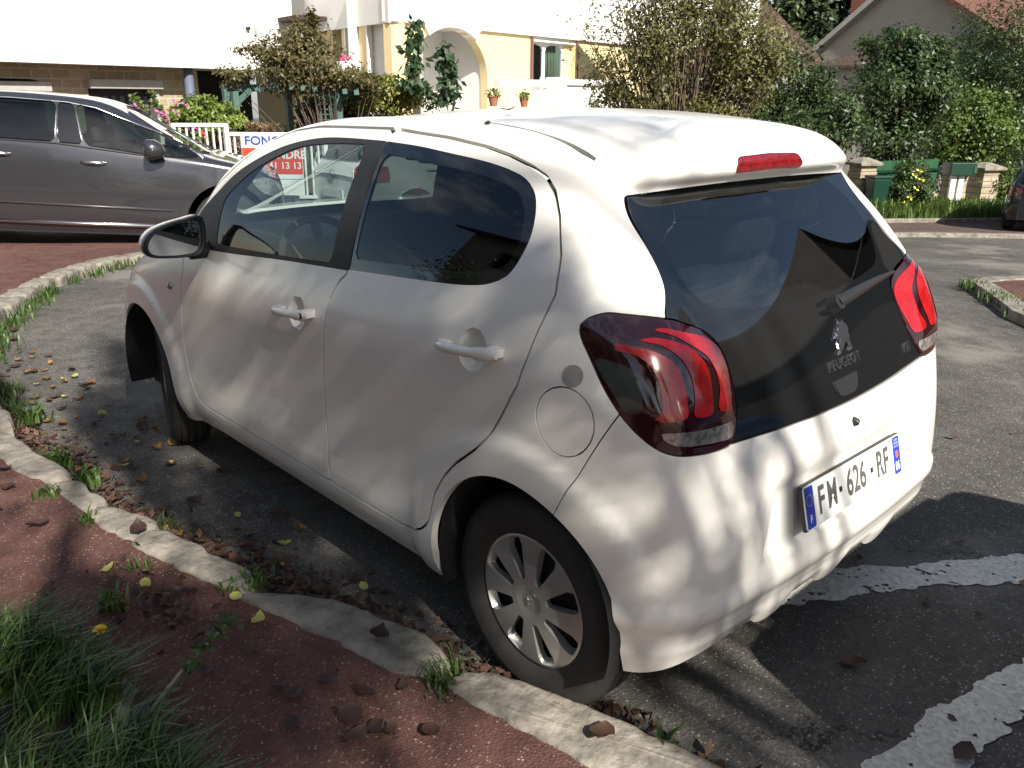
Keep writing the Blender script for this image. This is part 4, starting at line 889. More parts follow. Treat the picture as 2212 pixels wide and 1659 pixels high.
def gen_car(name,label,paintm,loc,rz,spec,z=0,details=True):
    t=thing(name,label,'car',loc,rz)
    B,N=shell(spec['w'],spec['top'],spec['belt']); s=Surf.grid(B,N)
    for ax in (0,spec['wb']): _,s=s.split(arch(ax,spec['r']+.03,spec['r']+.055),0)
    allV=s.V.copy(); allN=s.N.copy()
    def on(x,z_,m=1,o=.004):
        k=np.argsort((allV[:,0]-x)**2+(allV[:,2]-z_)**2+100*(allV[:,1]<.3))[:3]; return Vector((x,m*(allV[k,1].mean()+o),z_))
    for nm,poly,gm in spec['win']:
        P=smooth_poly(poly,3,corner=range(len(poly))); 
        w_,s=s.split(lambda V:np.where(V[:,1]>.3,psdf(V[:,[0,2]],P),1.),0)
        for m in (1,-1): (w_ if m>0 else w_.mirror()).off(-.004).build(nm,gm,t)
    for nm,poly,cond,gm in spec.get('screens',[]):
        P=np.array(poly); w_,s=s.split(lambda V:np.where(cond(V),psdf(V[:,[1,2]],P),1.),0); whole(w_).build(nm,gm,t)
    for nm,poly,cond,gm in spec.get('lamps',[]):
        P=smooth_poly(poly,3); w_,s=s.split(lambda V:np.where(cond(V),psdf(V[:,spec.get('lampax',[1,2])],P),1.),0)
        for m in (1,-1): (w_ if m>0 else w_.mirror()).off(.004).rim(.01).build(nm,gm,t)
    # door gaps: thin cuts
    for pl_ in spec.get('gaps',[]):
        P=np.array(pl_+[(x+.006,z_) for x,z_ in pl_[::-1]]); _,s=s.split(lambda V:np.where(V[:,1]>.3,psdf(V[:,[0,2]],P),1.),0)
    wh=whole(s).rim(.02,skip=seam); wh.build('body',paintm,t)
    for e in (0,-1):
        c=B[e]; poly=[tuple(p) for p in c]+[(p[0],-p[1],p[2]) for p in c[::-1][1:]]; MB().add(poly,[tuple(range(len(poly)))]).build('end_panel',spec.get('endmat',paintm),t)
    r=spec['r']
    for ax in (0,spec['wb']):
        for m in (1,-1):
            w=link('wheel',None,None,t); w.location=(ax,m*(spec['w']-.13),r)
            WM=lambda a,b,c:(a,m*c,b)
            MB().lathe([(r*.62,-.10),(r*.9,-.10),(r*.99,-.07),(r,0),(r*.99,.07),(r*.9,.10),(r*.63,.09)],40,WM).build('tyre',rubber,w,True)
            rm=MB().lathe([(.0,.06),(.05,.065),(.06,.05),(r*.63,.055),(r*.66,.09)],40,WM)
            for k in range(5):
                a=2*pi*k/5; rm.tube([WM(.03*cos(a),.03*sin(a),.07),WM(r*.62*cos(a),r*.62*sin(a),.085)],[.035,.045],6)
            rm.build('rim',silver,w,40)
            n=20; vs=[]
            for k in range(n+1):
                a=-.2+(pi+.4)*k/n; q=r+.054; vs+=[(ax+q*cos(a),m*(spec['w']-.40),r+.03+q*sin(a)),(ax+q*cos(a),m*(spec['w']-.035),r+.03+q*sin(a))]
            MB().add(vs,[(2*k,2*k+1,2*k+3,2*k+2) for k in range(n)]+[tuple(range(0,2*n+2,2))]).build('wheel_arch_liner',dark,t,True)
    top=spec['top']; x0,x1=top[0][0],top[-1][0]
    MB().box((x0+.25,-spec['w']*.85,.22),(x1-.3,spec['w']*.85,.45)).build('underbody',dark,t)
    MB().box((spec['wb']*.15,-spec['w']*.8,.45),(spec['wb']*.85,spec['w']*.8,.72)).build('cabin_tub',cabin,t)
    for sx in (.22,.55):
        for yy in (.38,-.38):
            tl=lambda a,b,c:(spec['wb']*sx-.2*c+a,yy+b,.6+c)
            MB().box((-.06,-.22,0),(.06,.22,.50),tl).box((-.04,-.12,.52),(.04,.12,.66),tl).build('seat',seatm,t,40,.03)
    for m in (1,-1):
        for hx,hz in spec.get('handles',[]):
            p=on(hx,hz,m,.012); MB().tube([p+Vector((-.115,-m*.012,-.005)),p+Vector((-.06,m*.012,0)),p+Vector((.06,m*.012,0)),p+Vector((.115,-m*.012,-.005))],[.012,.018,.018,.012],8).build('handle',spec.get('handlemat',paintm),t,True)
        if 'mirror' in spec:
            mx,mz=spec['mirror']; p=on(mx,mz,m,0); q=p+Vector((-.02,m*.16,.05))
            vs=MB(); vs.tube([q+Vector((-.075,0,0)),q+Vector((-.06,0,0)),q+Vector((.0,0,0)),q+Vector((.06,0,-.01)),q+Vector((.10,0,-.03))],[.085,.098,.10,.075,.03],16)
            o=vs.build('door_mirror',spec.get('mirrormat',paintm),t,50)
            MB().tube([q+Vector((-.077,0,0)),q+Vector((-.079,0,0))],[.08,.08],16).build('mirror_glass',mat('mirror',(.55,.58,.6),.02,1.0),o)
            MB().tube([p+Vector((.02,0,-.01)),q+Vector((.01,-m*.02,-.07))],[.03,.035],8).build('mirror_arm',blackpl,o,True)
        for nm,pts,rad,mt in spec.get('strips',[]):
            MB().tube([on(x,z_,m,.003) for x,z_ in pts],rad,6).build(nm,mt,t,True)
    return t,on
gcar_glass=glass('grey car glass',(.62,.70,.66)); gcar_rear=glass('grey car privacy glass',(.10,.16,.14))
greyp=mat('graphite metallic paint',(.075,.075,.085),.22,.7,.9,.5,noise=(900,2,.3),col2=(.11,.11,.12))
# dark grey people carrier, right side towards the camera
top=[(-.86,.62),(-.84,.95),(-.74,1.20),(-.45,1.42),(0,1.52),(.55,1.552),(.97,1.552),(1.37,1.533),(1.55,1.478),(1.90,1.272),(2.30,1.085),(2.50,1.038),(2.70,1.012),(2.95,.95),(3.12,.84),(3.20,.60),(3.21,.42)]
belt=[(-.9,1.13),(.55,1.10),(1.02,1.10),(1.76,1.034),(2.37,1.005),(3.2,.90)]
gs=dict(w=.90,wb=2.60,r=.355,top=top,belt=belt,
 win=[('front_window',[(1.18,1.465),(1.36,1.435),(1.57,1.360),(1.85,1.265),(2.11,1.155),(2.33,1.035),(2.10,1.025),(1.76,1.048),(1.265,1.100)],gcar_glass),
      ('pillar_trim',[(1.032,1.473),(1.165,1.466),(1.250,1.102),(1.022,1.112)],piano),
      ('rear_window',[(-.35,1.37),(.2,1.455),(.6,1.476),(1.015,1.474),(1.005,1.113),(.5,1.118),(-.25,1.14)],gcar_rear)],
 screens=[('windscreen',[(-.1,1.06),(.60,1.06),(.585,1.16),(.50,1.42),(-.1,1.48)],lambda V:(V[:,0]>1.45)&(V[:,2]>1.055)&(V[:,1]<.64),gcar_glass)],
 lamps=[('headlight',[(2.84,.86),(3.02,.88),(3.15,.76),(3.14,.68),(2.98,.70),(2.88,.77)],lambda V:V[:,1]>.3,clearl)],lampax=[0,2],
 gaps=[[(1.16,1.075),(1.165,.9),(1.18,.52),(1.18,.33)],[(2.165,1.0),(2.165,.80),(2.160,.52),(2.155,.34)],[(.10,1.09),(.12,.8),(.34,.55)]],
 handles=[(1.34,.936),(.50,.975)],handlemat=chrome,mirror=(1.93,1.05),mirrormat=greyp,
 strips=[('chrome_strip',[(-.3,1.388),(.2,1.466),(.6,1.488),(1.1,1.483),(1.36,1.449),(1.57,1.375),(1.85,1.280),(2.11,1.170),(2.36,1.035)],.011,chrome),
         ('belt_strip',[(-.2,1.122),(.5,1.104),(1.02,1.098),(1.76,1.036),(2.34,1.015)],.007,trim),
         ('sill_strip',[(.42,.335),(1.2,.330),(2.15,.335)],.020,chrome),
         ('side_moulding',[(.35,.520),(1.2,.512),(2.05,.500)],.012,mat('moulding',(.07,.07,.075),.3,.4,.4))])
hd_=radians(-117); tv=np.array([cos(hd_),sin(hd_)]); lv_=np.array([-tv[1],tv[0]]); cpos=np.array([8.189,-.074])-.573*tv+lv_*.89
grey_car,_on=gen_car('parked_car','dark grey people carrier with chrome window strip, parked nose right behind the hatchback',greyp,(cpos[0],cpos[1],.006),hd_,gs)
grey_car.rotation_euler=(0,radians(4.2),hd_)
# white hatchback further on, rear three-quarter view
def hatch_spec(w=.86,lampm=redl): 
    return dict(w=w,wb=2.55,r=.31,top=[(-.72,.50),(-.74,.75),(-.70,.98),(-.52,1.25),(-.38,1.42),(0,1.475),(.6,1.49),(1.1,1.47),(1.5,1.40),(2.05,1.08),(2.35,.98),(2.9,.88),(3.15,.76),(3.27,.58),(3.28,.42)],
 belt=[(-.8,1.02),(.5,.99),(1.2,.955),(2.2,.92),(3.3,.85)],
 win=[('side_window',[(1.12,1.39),(1.45,1.32),(1.85,1.09),(2.08,.965),(1.15,.985)],gcar_glass),('side_window',[(-.15,1.33),(.2,1.38),(1.04,1.395),(1.06,.99),(.1,1.02)],gcar_glass)],
 screens=[('windscreen',[(-.1,1.0),(.60,1.0),(.52,1.34),(-.1,1.40)],lambda V:(V[:,0]>1.45)&(V[:,2]>.99)&(V[:,1]<.64),gcar_glass),
          ('rear_window',[(-.1,1.05),(.55,1.05),(.60,1.09),(.50,1.35),(-.1,1.375)],lambda V:(V[:,0]<-.25),gcar_rear)],
 lamps=[('tail_light',[(.50,.98),(.70,.99),(.86,.97),(.87,.82),(.72,.80),(.54,.82)],lambda V:V[:,0]<-.35,lampm)],
 gaps=[[(1.09,.95),(1.08,.6),(1.06,.3)],[(2.15,.90),(2.12,.6),(2.1,.3)],[(.2,.98),(.35,.6),(.4,.4)]],
 handles=[(1.25,.90),(.32,.93)],mirror=(1.95,.99))
carw=mat('cool white paint',(.72,.74,.74),.25,0,.6); carsil=mat('silver paint',(.52,.54,.55),.28,.5,.6)
p=wp(712,300,11.8); rz=radians(-91)
hw,_o2=gen_car('parked_car','small white car seen from behind through the front door window, red tail lamps',carw,(p.x+.74*cos(rz),p.y+.74*sin(rz),float(gz(p.x,p.y))-.10),rz,hatch_spec())
EM=lambda a,b,c:(-.735-c,-a,.86+b)
MB().lathe([(.055,0),(.060,.006),(.066,.006),(.070,0)],24,lambda a,b,c:EM(a,b,c)).tube([EM(-.04,.035,.004),EM(-.018,-.045,.004),EM(0,.01,.004),EM(.018,-.045,.004),EM(.04,.035,.004)],.006,5).build('round_badge',chrome,hw,True)
MB().prism([(-.26,-.055),(.26,-.055),(.26,.055),(-.26,.055)],0,.012,lambda a,b,c:(-.735-c,-a,.62+b)).build('number_plate',platew,hw)
p=wp(1513,420,17.6); rz=radians(-91)
gen_car('parked_car','silver car seen sideways through the rear window of the hatchback, nose to the right',carsil,(p.x-1.25*cos(rz),p.y-1.25*sin(rz),-1.35),rz,hatch_spec(.84))
darkp=mat('black paint',(.010,.011,.014),.15,0,1.0)
q=wp(2270,430,14.4); rz=radians(-80)
bc_,_o4=gen_car('parked_car','black car cut off by the right picture edge, only its rear corner showing',darkp,(q.x+.74*cos(rz),q.y+.74*sin(rz),float(gz(q.x,q.y))),rz,hatch_spec(.88,mat('dim red lamp',(.12,.006,.008),.2,0,1.0)))
bc_.scale=(.74,.74,.68)
def tall_spec():
    d=hatch_spec(.90); d['top']=[(x,z*(1.16 if z>.6 else 1.0)*(1.10 if x>2.2 else 1)) for x,z in d['top'][:-3]]+[(3.12,1.02),(3.25,.86),(3.29,.5)]; d['belt']=[(x,z*1.16) for x,z in d['belt']]; d['win']=[]; return d
# car behind the hatchback (only its shadow falls into the picture)
gen_car('parked_car','blue car parked behind the hatchback, outside the picture, whose shadow lies on the bay lines',mat('blue paint',(.03,.06,.14),.25,.2,.7),(-4.62,-.33,0),0,tall_spec())
# ---------------------------------------------------------------- houses
def frame(A,Bp):
    A=Vector((A[0],A[1],0)); t=(Vector((Bp[0],Bp[1],0))-A).normalized(); n=Vector((-t.y,t.x,0))
    if n.dot(A-CV)<0: n=-n
    return (lambda s_,d,z:tuple(A+t*s_+n*d+Vector((0,0,z))))      # s along, d away from the camera, z up
def panel(F,s0,s1,z0,z1,step,d,th,m,name,par,holes=(),keep=None):
    """wall slab with real thickness and cut openings; polygons in (s,z)"""
    a=np.linspace(s0,s1,max(2,int((s1-s0)/step)+1)); b=np.linspace(z0,z1,max(2,int((z1-z0)/step)+1)); A_,B_=np.meshgrid(a,b,indexing='ij')
    V=np.stack([A_,B_,0*A_],-1); Nn=np.zeros_like(V); Nn[...,2]=1; s=Surf.grid(V,Nn)
    if keep is not None: s,_=s.clip(psdf(s.V[:,:2],np.array(keep)))
    for h in holes: _,s=s.clip(psdf(s.V[:,:2],np.array(h)))
    s=s.rim(th); V=[F(p[0],d-p[2],p[1]) for p in s.V]   # z<0 => away
    return MB().add(V,s.F).build(name,m,par,fixn=False)
def fbox(F,a,b,m,name,par,bevel=0): return MB().box(a,b,F).build(name,m,par,False,bevel)
render_w=mat('white render',(.80,.79,.76),.9,noise=(3,6,.25),col2=(.66,.65,.61),bump=.25,bscale=60)
render_y=mat('yellow render',(.70,.57,.33),.9,noise=(4,6,.3),col2=(.60,.47,.26),bump=.25,bscale=60)
grey_w=mat('grey render',(.36,.335,.29),.9,noise=(2,6,.4),col2=(.27,.25,.22),bump=.3,bscale=60)
garm=mat('dark garage door',(.018,.020,.026),.5); lint=mat('grey lintel',(.42,.41,.38),.8,noise=(6,4,.4)); bluep=mat('blue grey post',(.10,.12,.17),.5)
pvc=mat('white window frame',(.75,.75,.74),.35); wood=mat('brown door wood',(.24,.075,.03),.5,noise=(8,5,.6),col2=(.15,.045,.02)); tealm=mat('faded teal paint',(.055,.12,.105),.7,noise=(15,5,.7),col2=(.10,.15,.13))
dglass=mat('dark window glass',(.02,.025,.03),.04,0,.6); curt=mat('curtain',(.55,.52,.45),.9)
def brickmat(name,c1,c2,mo,sc,w=.5,h=.25,rot=0):
    m=bpy.data.materials.new(name); m.use_nodes=True; t=m.node_tree; b=t.nodes['Principled BSDF']; b.inputs['Roughness'].default_value=.9
    uv=t.nodes.new('ShaderNodeUVMap'); br=t.nodes.new('ShaderNodeTexBrick'); br.inputs['Scale'].default_value=sc; br.inputs['Color1'].default_value=(*c1,1); br.inputs['Color2'].default_value=(*c2,1); br.inputs['Mortar'].default_value=(*mo,1)
    br.inputs['Mortar Size'].default_value=.02; br.inputs['Brick Width'].default_value=w; br.inputs['Row Height'].default_value=h; br.inputs['Mortar Smooth'].default_value=.3
    t.links.new(uv.outputs[0],br.inputs['Vector']); nz_=t.nodes.new('ShaderNodeTexNoise'); nz_.inputs['Scale'].default_value=9; nz_.inputs['Detail'].default_value=6; t.links.new(uv.outputs[0],nz_.inputs['Vector'])
    x=t.nodes.new('ShaderNodeMixRGB'); x.blend_type='MULTIPLY'; x.inputs[0].default_value=.5; t.links.new(br.outputs[0],x.inputs[1]); t.links.new(nz_.outputs['Color'],x.inputs[2])
    hs=t.nodes.new('ShaderNodeHueSaturation'); hs.inputs['Saturation'].default_value=.0; t.links.new(nz_.outputs['Color'],hs.inputs['Color']); t.links.new(hs.outputs[0],x.inputs[2]); t.links.new(x.outputs[0],b.inputs['Base Color'])
    bp=t.nodes.new('ShaderNodeBump'); bp.inputs['Strength'].default_value=.5; bp.inputs['Distance'].default_value=.02; bp.invert=True; t.links.new(br.outputs['Fac'],bp.inputs['Height']); t.links.new(bp.outputs[0],b.inputs['Normal']); return m
def uvbox(o):
    """box-projected UVs in metres"""
    me=o.data; u=me.uv_layers.new(name='UVMap'); d=np.zeros((len(me.loops),2),np.float32); M=o.matrix_world
    for p in me.polygons:
        n=p.normal; t=Vector((-n.y,n.x,0)); t=t.normalized() if t.length>.2 else Vector((1,0,0)); w=n.cross(t)
        for li in p.loop_indices:
            c=me.vertices[me.loops[li].vertex_index].co; d[li]=(c.dot(t),c.dot(w))
    u.data.foreach_set('uv',d.ravel()); return o
beige=brickmat('beige stone wall',(.52,.42,.27),(.40,.32,.20),(.58,.52,.42),1.0,.42,.20)
rubble=brickmat('rough pillar stone',(.56,.47,.33),(.44,.36,.25),(.38,.33,.26),1.0,.34,.17)
tile_b=brickmat('brown roof tiles',(.115,.068,.05),(.085,.05,.04),(.04,.025,.02),1.0,.22,.16); tile_r=brickmat('red roof tiles',(.24,.105,.075),(.18,.08,.06),(.09,.04,.03),1.0,.2,.15); redbrick=brickmat('red chimney brick',(.40,.085,.04),(.33,.07,.035),(.30,.16,.12),1.0,.22,.075)
# H1: white house at the left over stone garages
F1=frame((19.33,-2.87),(20.48,-10.25)); h1=thing('house','long white house over a stone garage storey, left background','house',F1(3,0,0))
def part(o,par): o.parent=par; o.matrix_parent_inverse=par.matrix_world.inverted(); return o
bpy.context.view_layer.update()
def P1(o,par=None): bpy.context.view_layer.update(); return part(o,par)
P1(fbox(F1,(-6,0,2.10),(7.47,9,7.5),render_w,'upper_storey',None),h1)
P1(uvbox(panel(F1,-6,7.4,-1.0,2.098,.18,.75,.3,beige,'stone_wall',None,holes=[[(-1.3,-1.1),(-1.3,1.80),(1.06,1.78),(1.06,-1.1)],[(2.10,-1.1),(2.10,1.83),(3.72,1.76),(3.72,-1.1)],[(4.95,-1.1),(4.95,2.2),(7.5,2.2),(7.5,-1.1)]])),h1)
for a,b,z in ((-1.3,1.06,1.52),(2.10,3.72,1.60)):
    g=P1(fbox(F1,(a,1.0,-1),(b,1.05,1.9),garm,'garage_door',None),h1); mb=MB()
    n=8 if a>0 else 10
    for k in range(n):
        c=a+(b-a)*(k+.5)/n; mb.prism([(c-.05,z-.42),(c+.05,z-.42),(c+.05,z-.16),(c-.05,z-.16)],.985,.999,lambda s_,zz,d:F1(s_,d,zz))
    P1(mb.build('door_lights',mat('frosted pane',(.11,.12,.13),.3),None),g)
    P1(fbox(F1,(a-.03,.55,z),(b+.16,.95,z+.21),lint,'lintel',None,.03),h1)
P1(fbox(F1,(1.06,.70,-1),(1.16,1.0,1.72),lint,'door_jamb',None),h1); P1(fbox(F1,(3.72,.70,-1),(3.82,1.0,1.70),lint,'door_jamb',None),h1)
P1(MB().tube([F1(4.42,.3,-1),F1(4.42,.3,2.1)],.115,18).build('blue_post',bluep,None,True),h1)
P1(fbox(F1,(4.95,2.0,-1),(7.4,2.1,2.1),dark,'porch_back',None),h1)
P1(MB().tube([F1(6.25,-.05,3.7),F1(6.25,-.05,2.95)],.035,8).build('downpipe',render_w,None,True),h1)
P1(MB().box((-.04,-.1,0),(.04,0,.07),lambda a,b,c:F1(6.02+a,b,3.05+c)).build('wall_sensor',blackpl,None),h1)
P1(MB().lathe([(0,0),(.09,.0),(.09,.02),(0,.02)],4).build('roof_edge',lint,None),h1)
# H2: yellow house with arched porch
C2=np.array([15.832,-10.122]); E2=np.array([16.999,-17.835]); S2_=np.array([21.314,-10.804])
F2=frame(C2,E2); G2=frame(C2,S2_); h2=thing('house','yellow and white house with an arched porch and terrace, centre background','house',F2(3,0,0))
th=np.linspace(pi,0,25); AC=(2.02,1.88); arc=[(AC[0]+1.40*cos(a)*(1 if True else 1),AC[1]+1.215*abs(sin(a))**.92) for a in th]
ARP=[(arc[0][0],-1.2)]+arc+[(arc[-1][0],-1.2)]; WIN=[(5.32,1.80),(5.32,3.06),(7.42,3.06),(7.42,1.80)]
P1(panel(F2,0,12,-1.2,3.11,.10,0,.25,render_y,'front_wall',None,holes=[ARP,WIN]),h2)
WB=[(-.02,3.10),(1.02,3.10),(1.20,2.80),(2.85,2.80),(3.03,3.085),(12,3.06),(12,6.5),(-.02,6.5)]
P1(panel(F2,-.02,12,2.6,6.5,.10,-.10,.35,render_w,'white_upper_wall',None,holes=[ARP],keep=WB),h2)
P1(panel(G2,.36,9,-1.2,3.09,.15,0,.25,render_y,'side_wall',None,holes=[[(.32,-1.3),(.32,3.2),(1.17,3.2),(1.17,-1.3)],[(1.87,1.9),(1.87,3.2),(2.35,3.2),(2.35,1.9)],[(2.62,1.9),(2.62,3.2),(3.15,3.2),(3.15,1.9)]]),h2)
P1(fbox(G2,(-.02,-.06,3.07),(9,.3,6.5),render_w,'white_side_wall',None),h2)
P1(fbox(G2,(0,.02,-1.2),(.36,.36,3.08),render_y,'corner_pier',None),h2)
P1(fbox(G2,(.3,.9,-1.2),(3.4,1.0,3.1),grey_w,'loggia_back',None),h2)
P1(fbox(G2,(1.16,-.03,-1),(1.22,.1,3.07),pvc,'window_frame',None),h2); P1(fbox(G2,(2.34,-.03,1.9),(2.42,.1,3.07),pvc,'window_frame',None),h2)
P1(fbox(G2,(3.3,-.9,3.30),(6.2,-.06,3.40),mat('weathered canopy',(.055,.035,.03),.9,noise=(6,5,.6)),'canopy',None),h2)
# porch inside
P1(fbox(F2,(.2,1.6,-1),(4.2,1.7,4),render_w,'porch_back_wall',None),h2); P1(fbox(F2,(.45,.25,-1),(.60,1.6,3.2),render_w,'porch_side_wall',None),h2); P1(fbox(F2,(3.44,.25,-1),(3.6,1.6,3.2),render_w,'porch_side_wall',None),h2); P1(fbox(F2,(.5,.25,3.12),(3.6,1.6,3.2),render_w,'porch_ceiling',None),h2)
fd=P1(fbox(F2,(1.62,1.52,.95),(2.40,1.6,3.02),wood,'front_door',None,.01),h2)
P1(MB().prism([(1.74,1.9),(2.0,1.9),(2.0,2.75),(1.74,2.75)],1.505,1.52,lambda s_,z,d:F2(s_,d,z)).build('door_grille',garm,None),fd)
P1(fbox(F2,(2.40,1.50,.95),(2.56,1.6,3.06),pvc,'door_frame',None),h2)
lp=MB(); c=Vector(F2(1.36,.9,2.86)); lp.lathe([(.0,.10),(.05,.07),(.055,.06),(.045,-.06),(.03,-.08),(0,-.08)],6,lambda a,b,cc:(c.x+a,c.y+b,c.z+cc)).tube([c+Vector((0,0,.1)),c+Vector((0,0,.28))],.008,5)
P1(lp.build('porch_lantern',garm,None),h2)
# window with shutters folded
wv=P1(panel(F2,5.34,7.04,1.84,2.95,.2,.16,.06,pvc,'window',None,holes=[[(5.40,1.9),(5.40,2.89),(6.04,2.89),(6.04,1.9)],[(6.14,1.9),(6.14,2.89),(6.98,2.89),(6.98,1.9)]]),h2)
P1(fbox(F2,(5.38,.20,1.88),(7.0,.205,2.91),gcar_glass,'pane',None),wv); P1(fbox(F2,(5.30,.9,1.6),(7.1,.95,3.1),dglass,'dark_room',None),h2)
for a in (6.35,6.52,6.66,6.80): P1(MB().tube([F2(a,.32,1.88),F2(a+.03,.32,2.4),F2(a-.02,.32,2.92)],[.06,.045,.05],8).build('curtain',curt,None,True),wv)
P1(fbox(F2,(7.05,.14,1.7),(7.42,.24,3.06),render_y,'window_reveal',None),h2)
P1(fbox(F2,(5.32,.0,2.95),(7.42,.22,3.06),render_w,'roller_box',None),h2)
shm=mat('rusty shutter iron',(.16,.09,.07),.8)
for a in (5.27,7.46): P1(fbox(F2,(a-.03,-.07,1.82),(a+.04,-.005,3.04),shm,'shutter_stack',None),h2)
P1(fbox(F2,(5.30,-.32,1.66),(7.5,.0,1.79),render_w,'window_sill',None,.01),h2)
# terrace
TW=render_w; P1(fbox(F2,(2.45,-3.0,-1.2),(5.52,-2.75,1.76),TW,'terrace_wall',None),h2); P1(fbox(F2,(2.38,-3.06,1.76),(5.58,-2.70,1.90),TW,'terrace_coping',None,.02),h2); P1(fbox(F2,(2.30,-3.1,-1.2),(2.62,-2.72,1.93),TW,'terrace_pier',None,.01),h2)
P1(fbox(F2,(5.3,-2.75,-1.2),(5.52,0,1.76),TW,'terrace_wall',None),h2); P1(fbox(F2,(.4,-2.9,1.72),(2.2,-2.70,1.86),TW,'stair_rail',None,.01),h2)
P1(MB().prism([(.9,.6),(1.1,.6),(2.2,1.55),(2.2,1.70)],-2.9,-2.75,lambda s_,z,d:F2(s_,d,z)).build('stair_string',TW,None),h2); P1(fbox(F2,(.3,-2.7,-1.2),(5.3,-.01,.95),TW,'terrace_floor',None),h2)
terra=mat('terracotta',(.42,.17,.09),.8,noise=(20,4,.5))
FSC=.905
for (px,py,sc,lab) in ((1066,219,1.15,'terracotta wall pot with trailing green plant, the left and higher one on the terrace wall'),(1132,222,1.0,'smaller terracotta wall pot, the right one on the white terrace wall')):
    base=F2(2.38,-3.1,0); 
    p=wp(px,py,18.3); t=thing('flower_pot',lab,'flower pot',p); 
    MB().lathe([(0,-.085),(.06,-.085),(.095,.07),(.105,.07),(.105,.10),(.09,.10),(.08,.07),(0,.07)],18,lambda a,b,c:(a*sc,b*sc,c*sc)).build('pot',terra,t,40)
    pts,nn,tt=crown_points([(0,0,.14*sc,.13*sc,.13*sc,.08*sc,1)],160,px); leaves('plant',pts,nn,.06,leafmat('potleaf',(.06,.12,.02),(.16,.24,.05)),t,.6,seed=px,tone=tt)
# grey gable house with chimney, right background
def roofslab(F,pts,m,name,par,th=.18):
    v=[F(*p) for p in pts]; w=[(x,y,z-th) for x,y,z in v]; n=len(v)
    o=MB().add(v+w,[tuple(range(n)),tuple(range(2*n-1,n-1,-1))]+[(i,i+n,(i+1)%n+n,(i+1)%n) for i in range(n)]).build(name,m,None); return P1(uvbox(o),par)
g0=wp(1776,200,33); g1=wp(2166,200,30); FG_=frame((g0.x,g0.y),(g1.x,g1.y)); bpy.context.view_layer.update()
def sz(F,A,Bp,px,py):
    # intersect pixel ray with the vertical plane A-Bp -> (s,z)
    d=_f+_r2*((px-1106)/1823.19)-_u2*((py-829.5)/1823.19); t=(Vector((Bp.x-A.x,Bp.y-A.y,0))).normalized(); n=Vector((-t.y,t.x,0)); k=(Vector((A.x,A.y,CV.z))-CV).dot(n)/d.dot(n); q=CV+d*k; return ((q-A).x*t.x+(q-A).y*t.y,q.z)
gl=sz(FG_,g0,g1,1776,97); gt=sz(FG_,g0,g1,1888,0); gr=sz(FG_,g0,g1,2166,62); gt2=sz(FG_,g0,g1,2071,0)
sl1=(gt[1]-gl[1])/(gt[0]-gl[0]); sl2=(gr[1]-gt2[1])/(gr[0]-gt2[0]); ax_=(gr[1]-gl[1]+sl1*gl[0]-sl2*gr[0])/(sl1-sl2); az_=gl[1]+sl1*(ax_-gl[0])
h3=thing('house','grey rendered gable-end house with red brick chimney, upper right background','house',FG_(ax_,0,-.8)); bpy.context.view_layer.update()
L0=gl[0]-.6; R0=gr[0]+2.2; zl=gl[1]-.6*sl1; zr=gr[1]+2.2*sl2
mb=MB().prism([(L0,-2),(R0,-2),(R0,zr-.1),(ax_,az_-.1),(L0,zl-.1)],0,8,lambda s_,z,d:FG_(s_,d,z)); P1(mb.build('gable_wall',grey_w,None),h3)
roofslab(FG_,[(L0-.4,-.35,zl-.4*sl1),(ax_,-.35,az_),(ax_,8.4,az_),(L0-.4,8.4,zl-.4*sl1)],lint,'roof',h3,.2)
roofslab(FG_,[(ax_+.01,-.35,az_),(R0+.4,-.35,zr+.4*sl2),(R0+.4,8.4,zr+.4*sl2),(ax_+.01,8.4,az_)],tile_r,'roof',h3,.2)
ch0=sz(FG_,g0,g1,1817,30); ch1=sz(FG_,g0,g1,1872,10)
P1(uvbox(MB().box((ch0[0],.5,ch0[1]-2.2),(ch1[0]+.1,1.3,ch0[1]+3.2),FG_).build('chimney',redbrick,None)),h3)
# red roofed house beyond, at the far upper right
q0=wp(2060,40,36); q1=wp(2330,40,33); FQ=frame((q0.x,q0.y),(q1.x,q1.y)); h5=thing('house','red tiled roof with white verge board at the top right corner','house',FQ(3,2,-1)); bpy.context.view_layer.update()
roofslab(FQ,[(-2.5,0,8.2),(3.4,0,2.6),(3.4,7,2.6),(-2.5,7,8.2)],tile_r,'roof',h5); P1(fbox(FQ,(-2,.6,-2),(3.2,6.5,2.6),render_w,'wall',None),h5)
P1(MB().prism([(-.2,6.2),(3.5,2.6),(3.5,2.95),(-.2,6.55)],-.05,-.45,lambda s_,z,d:FQ(s_,d,z)).build('verge_board',render_w,None),h5)
roofslab(FQ,[(3.0,-.8,3.6),(8,-.8,3.6),(8,3.5,7.2),(3.0,3.5,7.2)],tile_r,'roof',h5)
